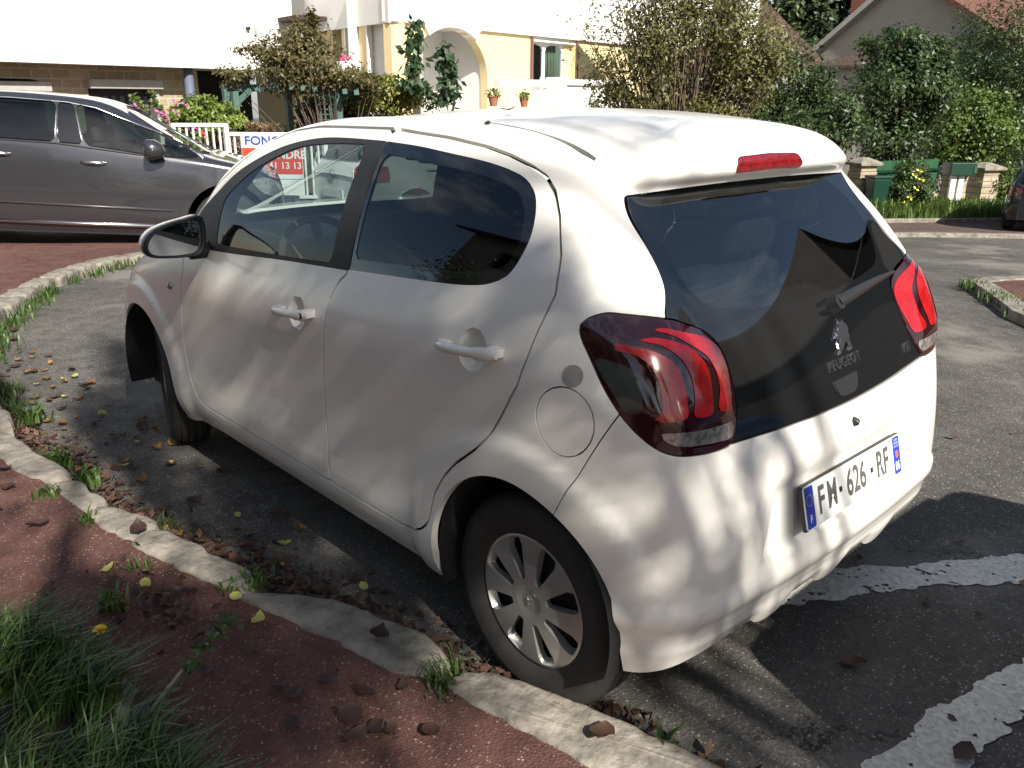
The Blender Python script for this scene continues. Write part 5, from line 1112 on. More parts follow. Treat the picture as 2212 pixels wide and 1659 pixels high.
# low outbuilding with hipped tile roof
r0=wp(1768,150,25); r1=wp(1968,150,24); FR=frame((r0.x,r0.y),(r1.x,r1.y)); h6=thing('outbuilding','low outbuilding with hipped brown tile roof in front of the grey gable','outbuilding',FR(1,1,-1)); bpy.context.view_layer.update()
Lr=(r1-r0).length; za=sz(FR,r0,r1,1776,142)[1]; zr_=sz(FR,r0,r1,1860,82)[1]
P1(fbox(FR,(.0,.2,-1.5),(Lr,4.2,za+.05),grey_w,'wall',None),h6)
roofslab(FR,[(-.2,0,za),(Lr+.2,0,za),(Lr-.9,2.1,zr_+.05),(1.0,2.1,zr_+.05)],tile_b,'roof',h6,.1); roofslab(FR,[(-.2,4.4,za),(-.2,0,za),(1.0,2.1,zr_+.05)],tile_b,'roof',h6,.1); roofslab(FR,[(Lr+.2,0,za),(Lr+.2,4.4,za),(Lr-.9,2.1,zr_+.05)],tile_b,'roof',h6,.1); roofslab(FR,[(Lr+.2,4.4,za),(-.2,4.4,za),(1.0,2.1,zr_+.05),(Lr-.9,2.1,zr_+.05)],tile_b,'roof',h6,.1)
# white house with brown roof glimpsed through the thin shrub
w0=wp(1440,150,24); w1=wp(1680,150,25); FW=frame((w0.x,w0.y),(w1.x,w1.y)); h4=thing('house','white house with brown tile roof half hidden by the thin shrub','house',FW(1,1,-1)); bpy.context.view_layer.update()
Lw=(w1-w0).length
P1(panel(FW,-.5,Lw-.75,-1.5,5.5,.25,0,.3,render_w,'wall',None,holes=[[(1.1,2.6),(1.1,3.9),(2.0,3.9),(2.0,2.6)]]),h4); P1(fbox(FW,(1.0,.35,2.5),(2.1,.4,4.0),dglass,'window_pane',None),h4)
P1(fbox(FW,(Lw-1.2,-.25,-1),(Lw-.75,.3,4.2),render_w,'chimney_stack',None),h4)
zt1=sz(FW,w0,w1,1660,60)[1]; zb1=sz(FW,w0,w1,1640,150)[1]
roofslab(FW,[(-.6,-.6,zb1),(Lw+.5,-.6,zb1),(Lw+.5,.25,zb1+.75),(-.6,.25,zb1+.75)],tile_b,'roof',h4,.1); roofslab(FW,[(Lw-.75,.4,zt1+1.0),(Lw-.75,-.2,zt1-.9),(Lw+1.6,-.2,zb1-.1),(Lw+1.4,3,zt1-.3)],tile_b,'roof',h4,.1)
# gabled house across the street behind the photographer (seen in the tailgate reflection)
h7=thing('house','dark gabled house across the street behind the photographer','house',(-12,-23,0)); bpy.context.view_layer.update()
brn=mat('dark brick',(.06,.05,.045),.9,noise=(3,5,.5))  # one dark mottled tone of its own for wall and roofs
P1(MB().prism([(-26.5,-1),(-19.5,-1),(-19.5,7.2),(-23,11.6),(-26.5,7.2)],-18,-6.4,lambda a,b,c:(c,a,b)).build('wall',brn,None),h7)
I_=lambda a,b,c:(a,b,c)
roofslab(I_,[(-18.3,-19.0,6.7),(-6.1,-19.0,6.7),(-6.1,-23,11.75),(-18.3,-23,11.75)],brn,'roof',h7); roofslab(I_,[(-18.3,-27.0,6.7),(-18.3,-23,11.75),(-6.1,-23,11.75),(-6.1,-27.0,6.7)],brn,'roof',h7)
h8=thing('house','rendered apartment house on the near side of the street, outside the picture','house',(2,14,0)); bpy.context.view_layer.update()
FN=frame((14,12.5),(-9,12.5)); grw=mat('near render',(.34,.32,.29),.9,noise=(2,5,.4))
hol=[[(2+4.2*i,z),(2+4.2*i,z+1.5),(3.6+4.2*i,z+1.5),(3.6+4.2*i,z)] for i in range(5) for z in (1.2,4.1,7.0)]
P1(panel(FN,0,23,-.5,9.5,.5,0,.25,grw,'front_wall',None,holes=hol),h8); P1(fbox(FN,(0,.4,-.5),(23,8,9.4),dglass,'rooms',None),h8)
roofslab(FN,[(-.5,-.8,9.3),(23.5,-.8,9.3),(23.5,4,12.0),(-.5,4,12.0)],brn,'roof',h8); roofslab(FN,[(-.5,8.8,9.3),(-.5,4,12.0),(23.5,4,12.0),(23.5,8.8,9.3)],brn,'roof',h8)
# ---------------------------------------------------------------- pergola
teal=tealm; DP=15.6
pg=thing('pergola','faded teal timber pergola carrying a tangled climber','pergola',tuple(wp(728,288,DP)-Vector((0,0,.6)))); bpy.context.view_layer.update()
def bar(par,name,a,b,w,m): 
    a=Vector(a);b=Vector(b); return P1(MB().tube([a,b],w*.7,4).build(name,m,None),par)
for px,y0,D_ in ((728,190,DP),(786,203,DP+1.0),(621,190,DP+.6),(506,197,DP-.2),(487,195,DP+1.2),(765,210,DP+2)):
    a=wp(px,y0,D_); bar(pg,'post',a,(a.x,a.y,a.z-2.0),.10,teal)
bar(pg,'beam',wp(580,188,DP-.1),wp(792,202,DP+1.0),.13,teal); bar(pg,'beam',wp(480,190,DP),wp(640,190,DP+.5),.12,teal); bar(pg,'beam',wp(610,186,DP+1.4),wp(770,202,DP+2.2),.10,teal)
bar(pg,'brace',wp(733,218,DP),wp(760,197,DP+.3),.07,teal); bar(pg,'brace',wp(784,240,DP+1),wp(758,205,DP+.7),.07,teal); bar(pg,'brace',wp(512,222,DP-.2),wp(540,195,DP),.07,teal)
for px in (630,655,680,745,770): bar(pg,'rafter',wp(px,186+(px-600)*.08,DP-.4),wp(px-10,184+(px-600)*.07,DP+2.4),.08,teal)
mb=MB()
for k in range(3): a=wp(690+10*k,212,DP+.1); mb.tube([a,(a.x,a.y,a.z-1.6)],.015,4)
for k in range(8): a=wp(686,214+11*k,DP+.1); b=wp(724,214+11*k,DP+.1); mb.tube([a,b],.012,4)
P1(mb.build('trellis',teal,None),pg)
# ---------------------------------------------------------------- fence, sign
fenw=mat('white painted steel',(.72,.72,.70),.45,noise=(12,4,.3))
def railing(name,lab,pts,zt,n,drop=.95):
    a=pts[0];b=pts[1]; t=thing(name,lab,'railing',(a.x,a.y,zt-drop)); bpy.context.view_layer.update()
    d=b-a; 
    bar(t,'top_rail',(a.x,a.y,zt),(b.x,b.y,zt),.05,fenw); bar(t,'bottom_rail',(a.x,a.y,zt-drop+.12),(b.x,b.y,zt-drop+.12),.045,fenw)
    for p in (a,b): bar(t,'post',(p.x,p.y,zt+.02),(p.x,p.y,zt-drop-.3),.06,fenw)
    for k in range(1,n): p=a+d*k/n; bar(t,'bar',(p.x,p.y,zt),(p.x,p.y,zt-drop+.12),.025,fenw)
a=wp(372,270,12.6); b=wp(487,275,12.5); railing('railing','taller white steel railing above the bonnet of the grey car',(a,b),a.z,8)
a=wp(490,288,12.5); b=wp(700,292,12.2); railing('railing','lower white steel railing that carries the for sale board',(a,b),a.z-.01,14)
b=wp(372,300,12.6); a=wp(110,292,13.0); railing('railing','white steel railing seen through the windows of the grey car',(a,b),a.z-.15,13)
a=wp(519,287,12.2); b=wp(650,290,11.95); dn=wp(519,421,12.2); Hs=a.z-dn.z; FS=frame((a.x,a.y),(b.x,b.y)); Ls=math.hypot(b.x-a.x,b.y-a.y)
sg=thing('sale_board','red and white estate agency sale board tied to the low railing','sign',FS(Ls/2,0,dn.z)); bpy.context.view_layer.update()
z0=dn.z; z1=a.z; zc1=z1-Hs*.235; zc2=z1-Hs*.655
P1(MB().prism([(0,z0),(Ls,z0),(Ls,z1),(0,z1)],0,.012,lambda s_,z,d:FS(s_,d,z)).build('board',mat('board white',(.78,.78,.78),.5),None),sg)
P1(MB().prism([(.004,zc2),(Ls-.004,zc2),(Ls-.004,zc1),(.004,zc1)],-.003,-.001,lambda s_,z,d:FS(s_,d,z)).build('red_field',mat('sign red',(.70,.07,.035),.5),None),sg)
P1(MB().prism([(.004,z0+Hs*.26),(Ls-.004,z0+Hs*.26),(Ls-.004,z0+Hs*.27),(.004,z0+Hs*.27)],-.003,-.001,lambda s_,z,d:FS(s_,d,z)).build('rule',mat('sign grey',(.25,.27,.3),.5),None),sg)
def sign_text(txt,size,s_,z,m,sx=1,bold=.002):
    V,F=text_mesh(txt,size,0,sx,align='LEFT',bold=bold); P1(MB().add([FS(s_+a_,-.005,z+b_) for a_,b_,c_ in V],F).build('sign_lettering',m,None,fixn=False),sg)
sign_text('FONCIA',.155,.045,z1-Hs*.125,mat('sign blue',(.03,.07,.30),.5),1.12,.004)
sign_text('\u00c0 VENDRE',.15,.16,z1-Hs*.345,whitep,1.0,.004); sign_text('01 41 13 13',.125,.19,z1-Hs*.52,whitep,1.0)
# ---------------------------------------------------------------- right: gate pillars, fence panels, mailbox, bin
def pillar(px,pyb,D_,w,h,lab,nm='gate_pillar'):
    b=wp(px,pyb,D_); g=float(gz(b.x,b.y))+.08; ztop=wp(px,360 if px>1900 else 350,D_).z
    t=thing(nm,lab,'pillar',(b.x,b.y,g)); t.rotation_euler=(0,0,radians(-25)); H_=ztop-g
    vs=MB(); n=7; rr=random.Random(px)
    for k in range(n):
        z0=H_*(k/n)*.97; z1=H_*((k+1)/n)*.97-.006; e=rr.uniform(-.018,.018); vs.box((-w/2-e,-w/2-e,z0),(w/2+e,w/2+e,z1))
    uvbox(vs.build('shaft',rubble,t,False,.012)); c=w*.68
    MB().add([(-c,-c,H_-.05),(c,-c,H_-.05),(c,c,H_-.05),(-c,c,H_-.05),(-c,-c,H_),(c,-c,H_),(c,c,H_),(-c,c,H_),(-c*.25,-c*.25,H_+.09),(c*.25,-c*.25,H_+.09),(c*.25,c*.25,H_+.09),(-c*.25,c*.25,H_+.09)],[(3,2,1,0)]+[(i+4*k,(i+1)%4+4*k,(i+1)%4+4*k+4,i+4*k+4) for k in range(2) for i in range(4)]+[(8,9,10,11)]).build('cap',stone,t,False,.012)
    return t
pillar(1848,480,17.3,.36,1.1,'stone gate pillar with pale cap right behind the spoiler'); pillar(2049,463,19.6,.34,1.1,'stone pillar left of the green letterbox'); pillar(2109,466,20.0,.42,1.1,'broader stone pillar right of the green letterbox')
greenp=mat('dark green paint',(.006,.040,.023),.4,noise=(20,4,.4)); grm=mat('green mesh panel',(.012,.09,.045),.6,noise=(60,3,.8),col2=(.03,.05,.02))
a=wp(1872,350,17.6); b=wp(2030,366,19.3); FFn=frame((a.x,a.y),(b.x,b.y)); Lf=math.hypot(b.x-a.x,b.y-a.y); gzz=float(gz(a.x,a.y))
fn=thing('garden_fence','green metal garden fence between the stone pillars','fence',FFn(Lf/2,0,gzz)); bpy.context.view_layer.update()
zt_=a.z; P1(fbox(FFn,(0,.05,gzz+.35),(Lf,.07,zt_),grm,'panel',None),fn)
for z in (zt_-.22,zt_-.52,zt_-.85): P1(fbox(FFn,(0,.0,z),(Lf,.05,z+.05),greenp,'rail',None),fn)
P1(uvbox(MB().box((0,-.05,gzz-.1),(Lf,.2,gzz+.36),FFn).build('low_wall',rubble,None)),fn)
c=wp(2079,400,19.4); mbx=thing('letterbox','dark green letterbox on white posts between two stone pillars','letterbox',(c.x,c.y,float(gz(c.x,c.y)))); bpy.context.view_layer.update()
d_=wp(2079,376,19.4); u=(wp(2100,376,19.5)-wp(2060,376,19.3)).normalized(); FM=lambda s_,d,z:tuple(Vector((d_.x,d_.y,0))+u*s_+Vector((u.y,-u.x,0))*-d+Vector((0,0,z)))
P1(fbox(FM,(-.30,-.1,d_.z-.02),(.22,.25,d_.z+.22),greenp,'box',None,.01),mbx); P1(fbox(FM,(.16,-.115,d_.z+.03),(.22,-.1,d_.z+.16),grm,'door_plate',None),mbx)
zg=float(gz(c.x,c.y))
for s_ in (-.16,.0): P1(fbox(FM,(s_-.05,0,zg),(s_+.06,.06,d_.z-.02),pvc,'post',None),mbx)
c=wp(1890,440,17.0); bn=thing('wheelie_bin','dark green bin beside the leftmost stone pillar','bin',(c.x,c.y,float(gz(c.x,c.y))+.1),radians(-30))
MB().add([(-.11,-.13,0),(.11,-.13,0),(.11,.13,0),(-.11,.13,0),(-.14,-.17,.62),(.14,-.17,.62),(.14,.17,.62),(-.14,.17,.62)],[(0,3,2,1),(0,1,5,4),(1,2,6,5),(2,3,7,6),(3,0,4,7),(4,5,6,7)]).build('body',greenp,bn,False,.02); MB().box((-.16,-.19,.62),(.16,.19,.67)).build('lid',greenp,bn,False,.02)
for s_ in (-.11,.11): MB().tube([(s_-.02,.14,.06),(s_+.02,.14,.06)],.06,14).build('wheel',rubber,bn)

# ---------------------------------------------------------------- vegetation
def blobs(D_,L,dk=1.0):
    """(px,py,rx,ry[,weight]) in photo pixels at distance D_ -> world ellipsoids"""
    o=[]
    for b in L:
        p=wp(b[0],b[1],D_); k=D_/1823*1.02; o.append((p.x,p.y,p.z,b[2]*k,b[2]*k*dk,b[3]*k,b[4] if len(b)>4 else b[2]*b[3]/1000))
    return o
def base_at(px,D_): p=wp(px,300,D_); return (p.x,p.y,float(gz(p.x,p.y))-.03)
olive=((.055,.068,.018),(.20,.19,.06)); dkg=((.018,.040,.014),(.075,.115,.032)); laur=((.022,.050,.018),(.10,.145,.045)); yel=((.075,.11,.015),(.30,.30,.06)); grn=((.04,.085,.015),(.17,.23,.045))
shrub('shrub','tall thin brownish shrub with many bare twigs in front of the yellow house','shrub',blobs(14.5,[(1400,110,120,110),(1520,50,140,90),(1600,150,100,100),(1330,190,55,60),(1450,215,110,45),(1570,225,110,40),(1480,-40,150,70),(1300,230,45,35),(1640,120,70,90),(1400,235,90,35),(1560,245,90,30)]),25000,.075,*olive,base_at(1470,14.5),None,11,.42,260,170,.2,.15,(.13,.095,.06),srad=.022)
shrub('shrub','dark evergreen bush right of the thin brownish shrub','shrub',blobs(17,[(1715,185,85,85),(1760,250,95,65),(1680,255,70,50),(1640,225,50,40)]),15000,.075,*dkg,base_at(1720,17),None,12,.5,30,170,.15)
shrub('shrub','leafy laurel bush rising just above the spoiler of the hatchback','shrub',blobs(15.8,[(1795,300,55,60),(1740,285,60,35),(1660,290,70,25),(1820,250,35,45)]),7000,.085,*laur,base_at(1790,15.8),None,13,.45,20,90,.15)
shrub('shrub','big upright laurel in front of the grey gable, dark inside','shrub',blobs(19,[(1950,165,80,75),(1900,200,60,75),(2000,190,60,85),(1940,110,60,45),(1990,110,45,50),(1915,285,70,55),(1960,300,60,50)]),20000,.10,*laur,base_at(1950,19),None,14,.42,30,200,.15,.5)
shrub('shrub','tall grey-green bush at the right picture edge','shrub',blobs(24,[(2150,130,90,90),(2190,110,80,110),(2210,260,70,110),(2120,210,70,80),(2180,340,60,60)]),17000,.09,*dkg,base_at(2160,24),None,15,.4,24,190,.15)
shrub('shrub','yellow-green leafy shrub behind the letterbox','shrub',blobs(21.6,[(2080,265,75,65),(2110,310,75,65),(2040,330,70,40),(2120,240,50,45)]),11000,.085,*grn,base_at(2080,21.6),None,16,.6,24,130,.16)
shrub('shrub','low bush with yellow flowers in front of the green fence','shrub',blobs(17.6,[(1958,400,44,44),(1925,430,36,30),(1990,425,30,36),(1970,370,30,25)]),8000,.055,(.02,.045,.012),(.11,.16,.04),base_at(1955,17.6),None,17,.55,20,110,.16)
shrub('shrub','small bright bush at the foot of the right-hand pillar','shrub',blobs(20.3,[(2172,400,36,36),(2195,425,36,35),(2155,430,24,28)]),6000,.06,*grn,base_at(2172,20.3),None,18,.55,22,80,.17)
t_=shrub('tree','dark distant tree between the chimney and the thin shrub','tree',blobs(34,[(1755,45,62,58),(1700,30,50,60),(1790,20,45,50),(1730,90,60,40),(1690,85,45,45),(1760,110,50,30)]),12000,.22,(.016,.032,.012),(.06,.09,.03),base_at(1750,34),None,19,.6,10,120,.15,crown='crown',stem='trunk',srad=.12)
shrub('tree','dark hedge tree low behind the outbuilding at right','tree',blobs(26,[(2100,150,90,60),(2230,180,80,90),(2020,170,60,40)]),7000,.14,*dkg,base_at(2120,26),None,27,.5,10,120,.15,crown='crown',stem='trunk',srad=.08)
# pergola climber and neighbours
shrub('climber','tangled reddish green climber sprawling over the pergola','climbing plant',blobs(15.6,[(520,168,42,24),(590,140,65,42),(660,110,60,55),(700,150,75,42),(640,165,80,28),(760,170,55,30),(675,60,16,35,.8),(645,75,14,35,.8),(560,110,45,28,1.0),(790,185,40,25,.8)]),13000,.07,(.05,.055,.018),(.19,.155,.06),base_at(728,15.6),None,21,.5,34,130,.2,.2,(.14,.10,.08),srad=.012)
shrub('shrub','yellow-green clipped shrub below the terrace steps','shrub',blobs(16.4,[(845,198,62,34),(790,185,50,30),(900,215,45,28),(820,225,70,26)]),9000,.075,*yel,base_at(840,16.4),None,22,.5,16,110,.16)
shrub('shrub','dark leafy bush in the shade under the pergola','shrub',blobs(16.9,[(690,232,52,30),(735,222,45,30),(660,262,40,30),(760,250,40,30)]),7000,.08,(.014,.034,.010),(.06,.10,.025),base_at(700,16.9),None,23,.6,14,90,.16)
for px,py,h,lab,sd in ((896,120,66,'taller slender fig sapling standing in front of the arched porch',24),(966,158,54,'shorter slender fig sapling in front of the brown door',25)):
    L=[(px+3*((k%3)-1),py-h+2*h*k/7,15+5*(k%2),13,1) for k in range(8)]+[(px-4,py+h*.95,26,16,1.3)]
    shrub('sapling',lab,'sapling',blobs(15.7,L),340,.15,(.018,.045,.02),(.085,.14,.06),base_at(px,15.7),None,sd,.62,4,60,.3,.2,srad=.012,jit=.9,droop=.8)
shrub('shrub','bright green garden shrub behind the white railing','shrub',blobs(13.3,[(430,235,45,26),(475,255,48,28),(395,250,35,22),(515,268,30,18),(445,285,70,25)]),9000,.06,(.06,.12,.012),(.26,.31,.06),base_at(450,13.3),None,26,.5,16,110,.17)
shrub('shrub','dry brown bush in the gap between the railing and the sale board','shrub',blobs(13.0,[(505,310,16,28),(470,318,40,22),(560,275,30,14)]),2500,.05,(.10,.06,.03),(.24,.16,.08),base_at(500,13.0),None,28,.4,14,50,.2)
pinkm=mat('pink petal',(.55,.16,.36),.6); redpm=mat('coral petal',(.75,.12,.10),.6)
def bloom(par,p,r,m,sd):
    rr=random.Random(sd); mb=MB()
    for k in range(5):
        a=2*pi*k/5+rr.random(); d=Vector((cos(a),sin(a)*.5,sin(a)*.8)); q=Vector((-.6,.5,.4)); mb.add([p,p+(d+q*.3)*r*.7+d.cross(q)*r*.45,p+(d+q*.2)*r*1.2,p+(d+q*.3)*r*.7-d.cross(q)*r*.45],[(0,1,2,3)])
    return P1(mb.build('flower',m,None),par)
for (x0,y0,x1,y1,fl,lab,sd) in ((328,262,285,205,[(296,231),(303,243),(313,245),(304,240)],'left hollyhock stem with pink flowers against the dark garage door',31),(356,262,326,198,[(341,244),(358,252),(354,247),(361,258),(344,242)],'right hollyhock stem with pink flowers beside the bright shrub',32),(400,262,392,222,[(378,222),(399,226),(380,242),(424,278),(405,276)],'pink flowering stem growing through the bright shrub',33)):
    a=wp(x0,y0,12.95); b=wp(x1,y1,12.95); t=thing('hollyhock',lab,'flower',(a.x,a.y,a.z-1.0)); bpy.context.view_layer.update()
    P1(MB().tube([a-Vector((0,0,1)),a,(a+b)/2+Vector((0,.03,.02)),b],[.012,.012,.01,.005],5).build('stem',leafmat('stemgreen',(.06,.09,.02),(.1,.14,.04)),None),t)
    pts=np.array([(a+(b-a)*k/26) for k in range(27)]); o=leaves('leaf_cluster',np.repeat(pts,3,0)-0,np.tile([[-.5,.4,.3]],(81,1)),.075,leafmat('hleaf',(.06,.10,.02),(.18,.22,.05)),None,.6,.8,sd); P1(o,t)
    for k,(fx,fy) in enumerate(fl): bloom(t,wp(fx,fy,12.7),.055,pinkm,k+sd)
p=wp(440,291,12.4); t=thing('rose','single coral rose in front of the white railing','flower',(p.x,p.y,p.z-.8)); bpy.context.view_layer.update(); bloom(t,p,.06,redpm,3); bloom(t,p+Vector((.01,0,.02)),.05,redpm,5); P1(MB().tube([p-Vector((.05,0,.8)),p],.006,5).build('stem',leafmat('stemgreen',(.06,.09,.02),(.1,.14,.04)),None),t)
for k,(px,py) in enumerate(((1975,380),(1990,388),(1978,408),(1966,428),(1955,440),(1986,370))):
    p=wp(px,py,17.05); t=thing('yellow_flower','yellow flower on the low bush before the green fence','flower',p,0,'yellow flowers on the low bush'); bpy.context.view_layer.update(); bloom(t,p,.055,mat('yellow petal',(.75,.62,.08),.6),k)
for px,py,lab in ((738,124,'magenta geranium on the left window ledge'),(760,122,'magenta geranium on the right window ledge')):
    p=wp(px,py,22.4); t=thing('geranium',lab,'flower',p); bpy.context.view_layer.update()
    for k in range(4): bloom(t,p+Vector((random.uniform(-.06,.06),random.uniform(-.08,.08),random.uniform(-.1,.1))),.075,mat('magenta petal',(.65,.03,.20),.6),k)
    P1(MB().box((p.x-.15,p.y-.15,p.z-.3),(p.x+.15,p.y+.15,p.z-.1)).build('flower_box',pvc,None),t)
# ---- shade trees behind the photographer
def shade_tree(name,lab,base,cl,n,size,seed,trunk_h,rad,limbs,sig=.16,nclump=120,shell=.1):
    t=thing(name,lab,'tree',base); b0=Vector(base); bpy.context.view_layer.update()
    P,N,T=crown_points(cl,n,seed,nclump,sig,shell); leaves('crown',P-np.array(base),N,size,leafmat('leaf_shade',(.03,.06,.015),(.10,.14,.04)),t,.6,.8,seed,T)
    mb=MB(); top=Vector((0,0,trunk_h)); mb.tube([(0,0,-.2),(0,0,.3),top*.6+Vector((.05,.05,0)),top],[rad*1.5,rad,rad*.8,rad*.65],12)
    r=random.Random(seed)
    for k in range(limbs):
        b=cl[k%len(cl)]; e=Vector((b[0]+r.uniform(-.8,.8)*b[3],b[1]+r.uniform(-.8,.8)*b[4],b[2]+r.uniform(-.6,.8)*b[5]))-b0; s0=top*r.uniform(.7,1.0); m=(s0+e)*.5+Vector((r.uniform(-.3,.3),r.uniform(-.3,.3),.35))
        mb.tube([s0,m,e],[rad*.32,rad*.2,rad*.05],7,False)
    mb.build('trunk',mat('tree bark',(.12,.095,.075),.95,noise=(9,6,.8),bump=.8,bscale=18),t,50); return t
SUN=np.array(TOSUN)/TOSUN.z
def up(gx_,gy_,h): return (gx_+SUN[0]*h,gy_+SUN[1]*h,h)      # point at height h whose shadow falls at (gx_,gy_)
def cb(gx_,gy_,h,rx,ry,rz,w): p=up(gx_,gy_,h); return (*p,rx,ry,rz,w)
shade_tree('tree','broad street tree behind the photographer, outside the picture',(-8.2,4.6,0),
 [cb(.3,2.6,6.2,1.5,1.5,1.2,4),cb(2.2,2.3,6.6,1.7,1.2,1.3,3.2),cb(-1.2,2.7,5.8,1.0,.9,1.0,1.3),cb(4.4,3.0,7.0,1.6,1.3,1.2,1.8),
  cb(.6,1.25,6.0,1.2,.40,.5,1.3),cb(1.4,.80,6.4,1.1,.18,.45,.62),cb(2.7,.82,6.9,1.2,.20,.5,.72),cb(3.8,1.4,7,1.0,.45,.7,.6),cb(-.8,1.3,5.6,.7,.3,.6,.28)],30000,.078,41,4.2,.24,16)
shade_tree('tree','slim tree with sparse branches behind the photographer, outside the picture',(-8.9,1.6,0),
 [cb(1.5,.50,6.2,1.3,.18,.5,1.2),cb(3.2,.48,7.0,1.3,.22,.6,1.1),cb(.3,.40,5.6,.5,.2,.5,.36),cb(-.5,.62,5.2,.4,.18,.5,.12),cb(2.0,-.2,6.4,1.2,.25,.5,.10)],4300,.060,43,4.6,.13,20,.14,64)
# hedge of trees on the near side, reflected in the side windows
for k,(x_,y_) in enumerate(((-1.5,9.5),(1.8,9.0),(5.2,9.6),(8.6,9.0),(-5,8.6),(-9.5,8.3))):
    shade_tree('tree','garden tree of the row along the near pavement, outside the picture',(x_,y_,0),[(x_,y_,3.0,1.9,1.3,2.3,1),(x_+.4,y_,1.4,1.6,1.1,1.4,.6)],4200,.16,50+k,1.6,.12,8)
for o in S.objects:
    if o.get('label','').startswith('garden tree of the row'): o['group']='garden trees along the near pavement'
# ---- grass
def blades(name,pts,L,w,m,lean,seed,parent=None,seg=4,curl=.8):
    r=np.random.default_rng(seed); n=len(pts); a=r.uniform(0,2*pi,n); d=np.stack([np.cos(a),np.sin(a),0*a],1)*r.uniform(.15,1,n)[:,None]+np.array(lean)
    Ls=L*r.uniform(.5,1.25,n); V=[];sd=np.cross(d,[0,0,1.]); sd/=np.linalg.norm(sd,axis=1,keepdims=True)+1e-9
    for k in range(seg+1):
        t=k/seg; c=pts+np.stack([d[:,0],d[:,1],0*a],1)*(Ls*curl*t**1.8)[:,None]*.75; c[:,2]+=Ls*(t-.38*curl*t**2.6); ww=w*(1-t**1.5)*.5+.0004
        V+=[c-sd*ww,c+sd*ww]
    V=np.stack(V,1); m_=2*(seg+1); F=[]; i=np.arange(n)*m_
    for k in range(seg): F.append(np.stack([i+2*k,i+2*k+1,i+2*k+3,i+2*k+2],1))
    F=np.stack(F,1).reshape(-1,4); V=V.reshape(-1,3)
    me=bpy.data.meshes.new(name); me.vertices.add(len(V)); me.vertices.foreach_set('co',V.ravel().astype(np.float32)); me.loops.add(F.size); me.loops.foreach_set('vertex_index',F.ravel().astype(np.int32)); me.polygons.add(len(F)); me.polygons.foreach_set('loop_start',(np.arange(len(F))*4).astype(np.int32))
    at=me.attributes.new('tone','FLOAT','FACE'); at.data.foreach_set('value',np.repeat(r.random(n),seg).astype(np.float32)); me.update(calc_edges=True); me.polygons.foreach_set('use_smooth',[True]*len(F))
    return link(name,me,m,parent)
gm=leafmat('grass',(.038,.085,.022),(.12,.195,.055),.4,.25)
r=np.random.default_rng(5); q=np.stack([r.uniform(-.3,1.2,12000),r.uniform(1.53,2.7,12000)],1); q=q[psdf(q,PIT)<-.01]; q=q[(fbm(q[:,0]*5,q[:,1]*5,3)>.30)]
q=np.r_[q,q[psdf(q,PIT)>-.10][:1500]+.01*r.normal(0,1,(1500,2))[:len(q[psdf(q,PIT)>-.10][:1500])]]; pts=np.c_[q,np.full(len(q),.055)]; o=blades('grass',pts,.18,.0068,gm,(-.25,-.55,0),6); tag(o,'long green grass filling the planting bed in the lower left corner','grass',kind='stuff')
q=np.stack([r.uniform(1,7.2,26000),r.uniform(-19,-7.6,26000)],1); q=q[psdf(q,VERGE)<.02]; pts=np.c_[q,gz(q[:,0],q[:,1])+.10]; o=blades('verge_grass',pts,.36,.024,leafmat('verge',(.05,.11,.02),(.17,.24,.06),.5,.3),(-.2,.3,0),8,seg=3); tag(o,'bright grass on the verge below the hedge','grass',kind='stuff')
# weeds between the kerb stones
def weed(x,y,z,n,L,w,lab,seed,broad=True):
    t=thing('weed',lab,'weed',(x,y,z)); rr=np.random.default_rng(seed); p=np.c_[rr.normal(0,.022,(n,2)),np.zeros(n)]
    blades('leaf_tuft',p,L,w,leafmat('weedleaf',(.03,.07,.014),(.105,.165,.04),.45,.3),(0,0,0),seed,t,4,1.0)
for k,(x,y,n,L,w,lab) in enumerate(((2.28,1.19,40,.13,.016,'broad-leaved weed rooted outside the flat left kerb stone'),(2.02,1.17,45,.12,.015,'leafy weed clump in the gutter beside the small sunken kerb stone'),(1.93,1.34,30,.07,.012,'low weed on the pavement side of the small sunken kerb stone'),(1.62,1.30,26,.06,.010,'tiny weed tucked behind the short kerb stone'),(1.46,1.09,26,.10,.005,'thin grass tuft in the gutter by the short kerb stone'),
  (.86,1.05,34,.07,.010,'small green weed in the joint before the stone at the rear wheel'),(.10,.93,60,.07,.006,'mossy grass tuft in the joint between the two stones at the rear tyre'),(.16,.85,26,.13,.004,'wispy grass stalks standing in front of the rear tyre'),(-.40,.66,18,.09,.020,'bright plantain weed at the road side of the big kerb stone'),(1.02,1.42,46,.08,.012,'green weed growing out of the crack across the red pavement'),(.88,1.12,24,.05,.010,'sprig of weed with two yellowed leaves by the crack'),(2.9,1.14,40,.12,.018,'big leafy weed at the left picture edge beside the gutter'),(1.2,1.28,18,.05,.008,'moss-like weed along the inner edge of the long kerb stone'))):
    weed(x,y,.03 if k in(0,1,4,7,8,11) else .07,n,L,w,lab,80+k)
gs_=[]; rr=np.random.default_rng(9)
for k in range(900):
    s_=rr.uniform(float(np.interp(2.9,KC[:12,0],KLn[:12])),KLn[-1]-3.2); a=along(KL,s_); b=along(KL,s_+.05); t=(b-a)/np.linalg.norm(b-a); nr=np.array([t[1],-t[0]]); nr=nr if nr@(np.array([3,-1.5])-a)>0 else -nr
    if fbm(np.array([s_*1.3]),np.array([.5]),4)[0]>.45: gs_.append((*(a+nr*(.17+abs(rr.normal(0,.06)))),float(gz(*a))+.005))
o=blades('gutter_grass',np.array(gs_),.10,.012,leafmat('weedleaf',(.03,.07,.014),(.105,.165,.04)),(0,0,0),10); tag(o,'grass growing along the road side of the far kerb','grass',kind='stuff')
gs_=[]
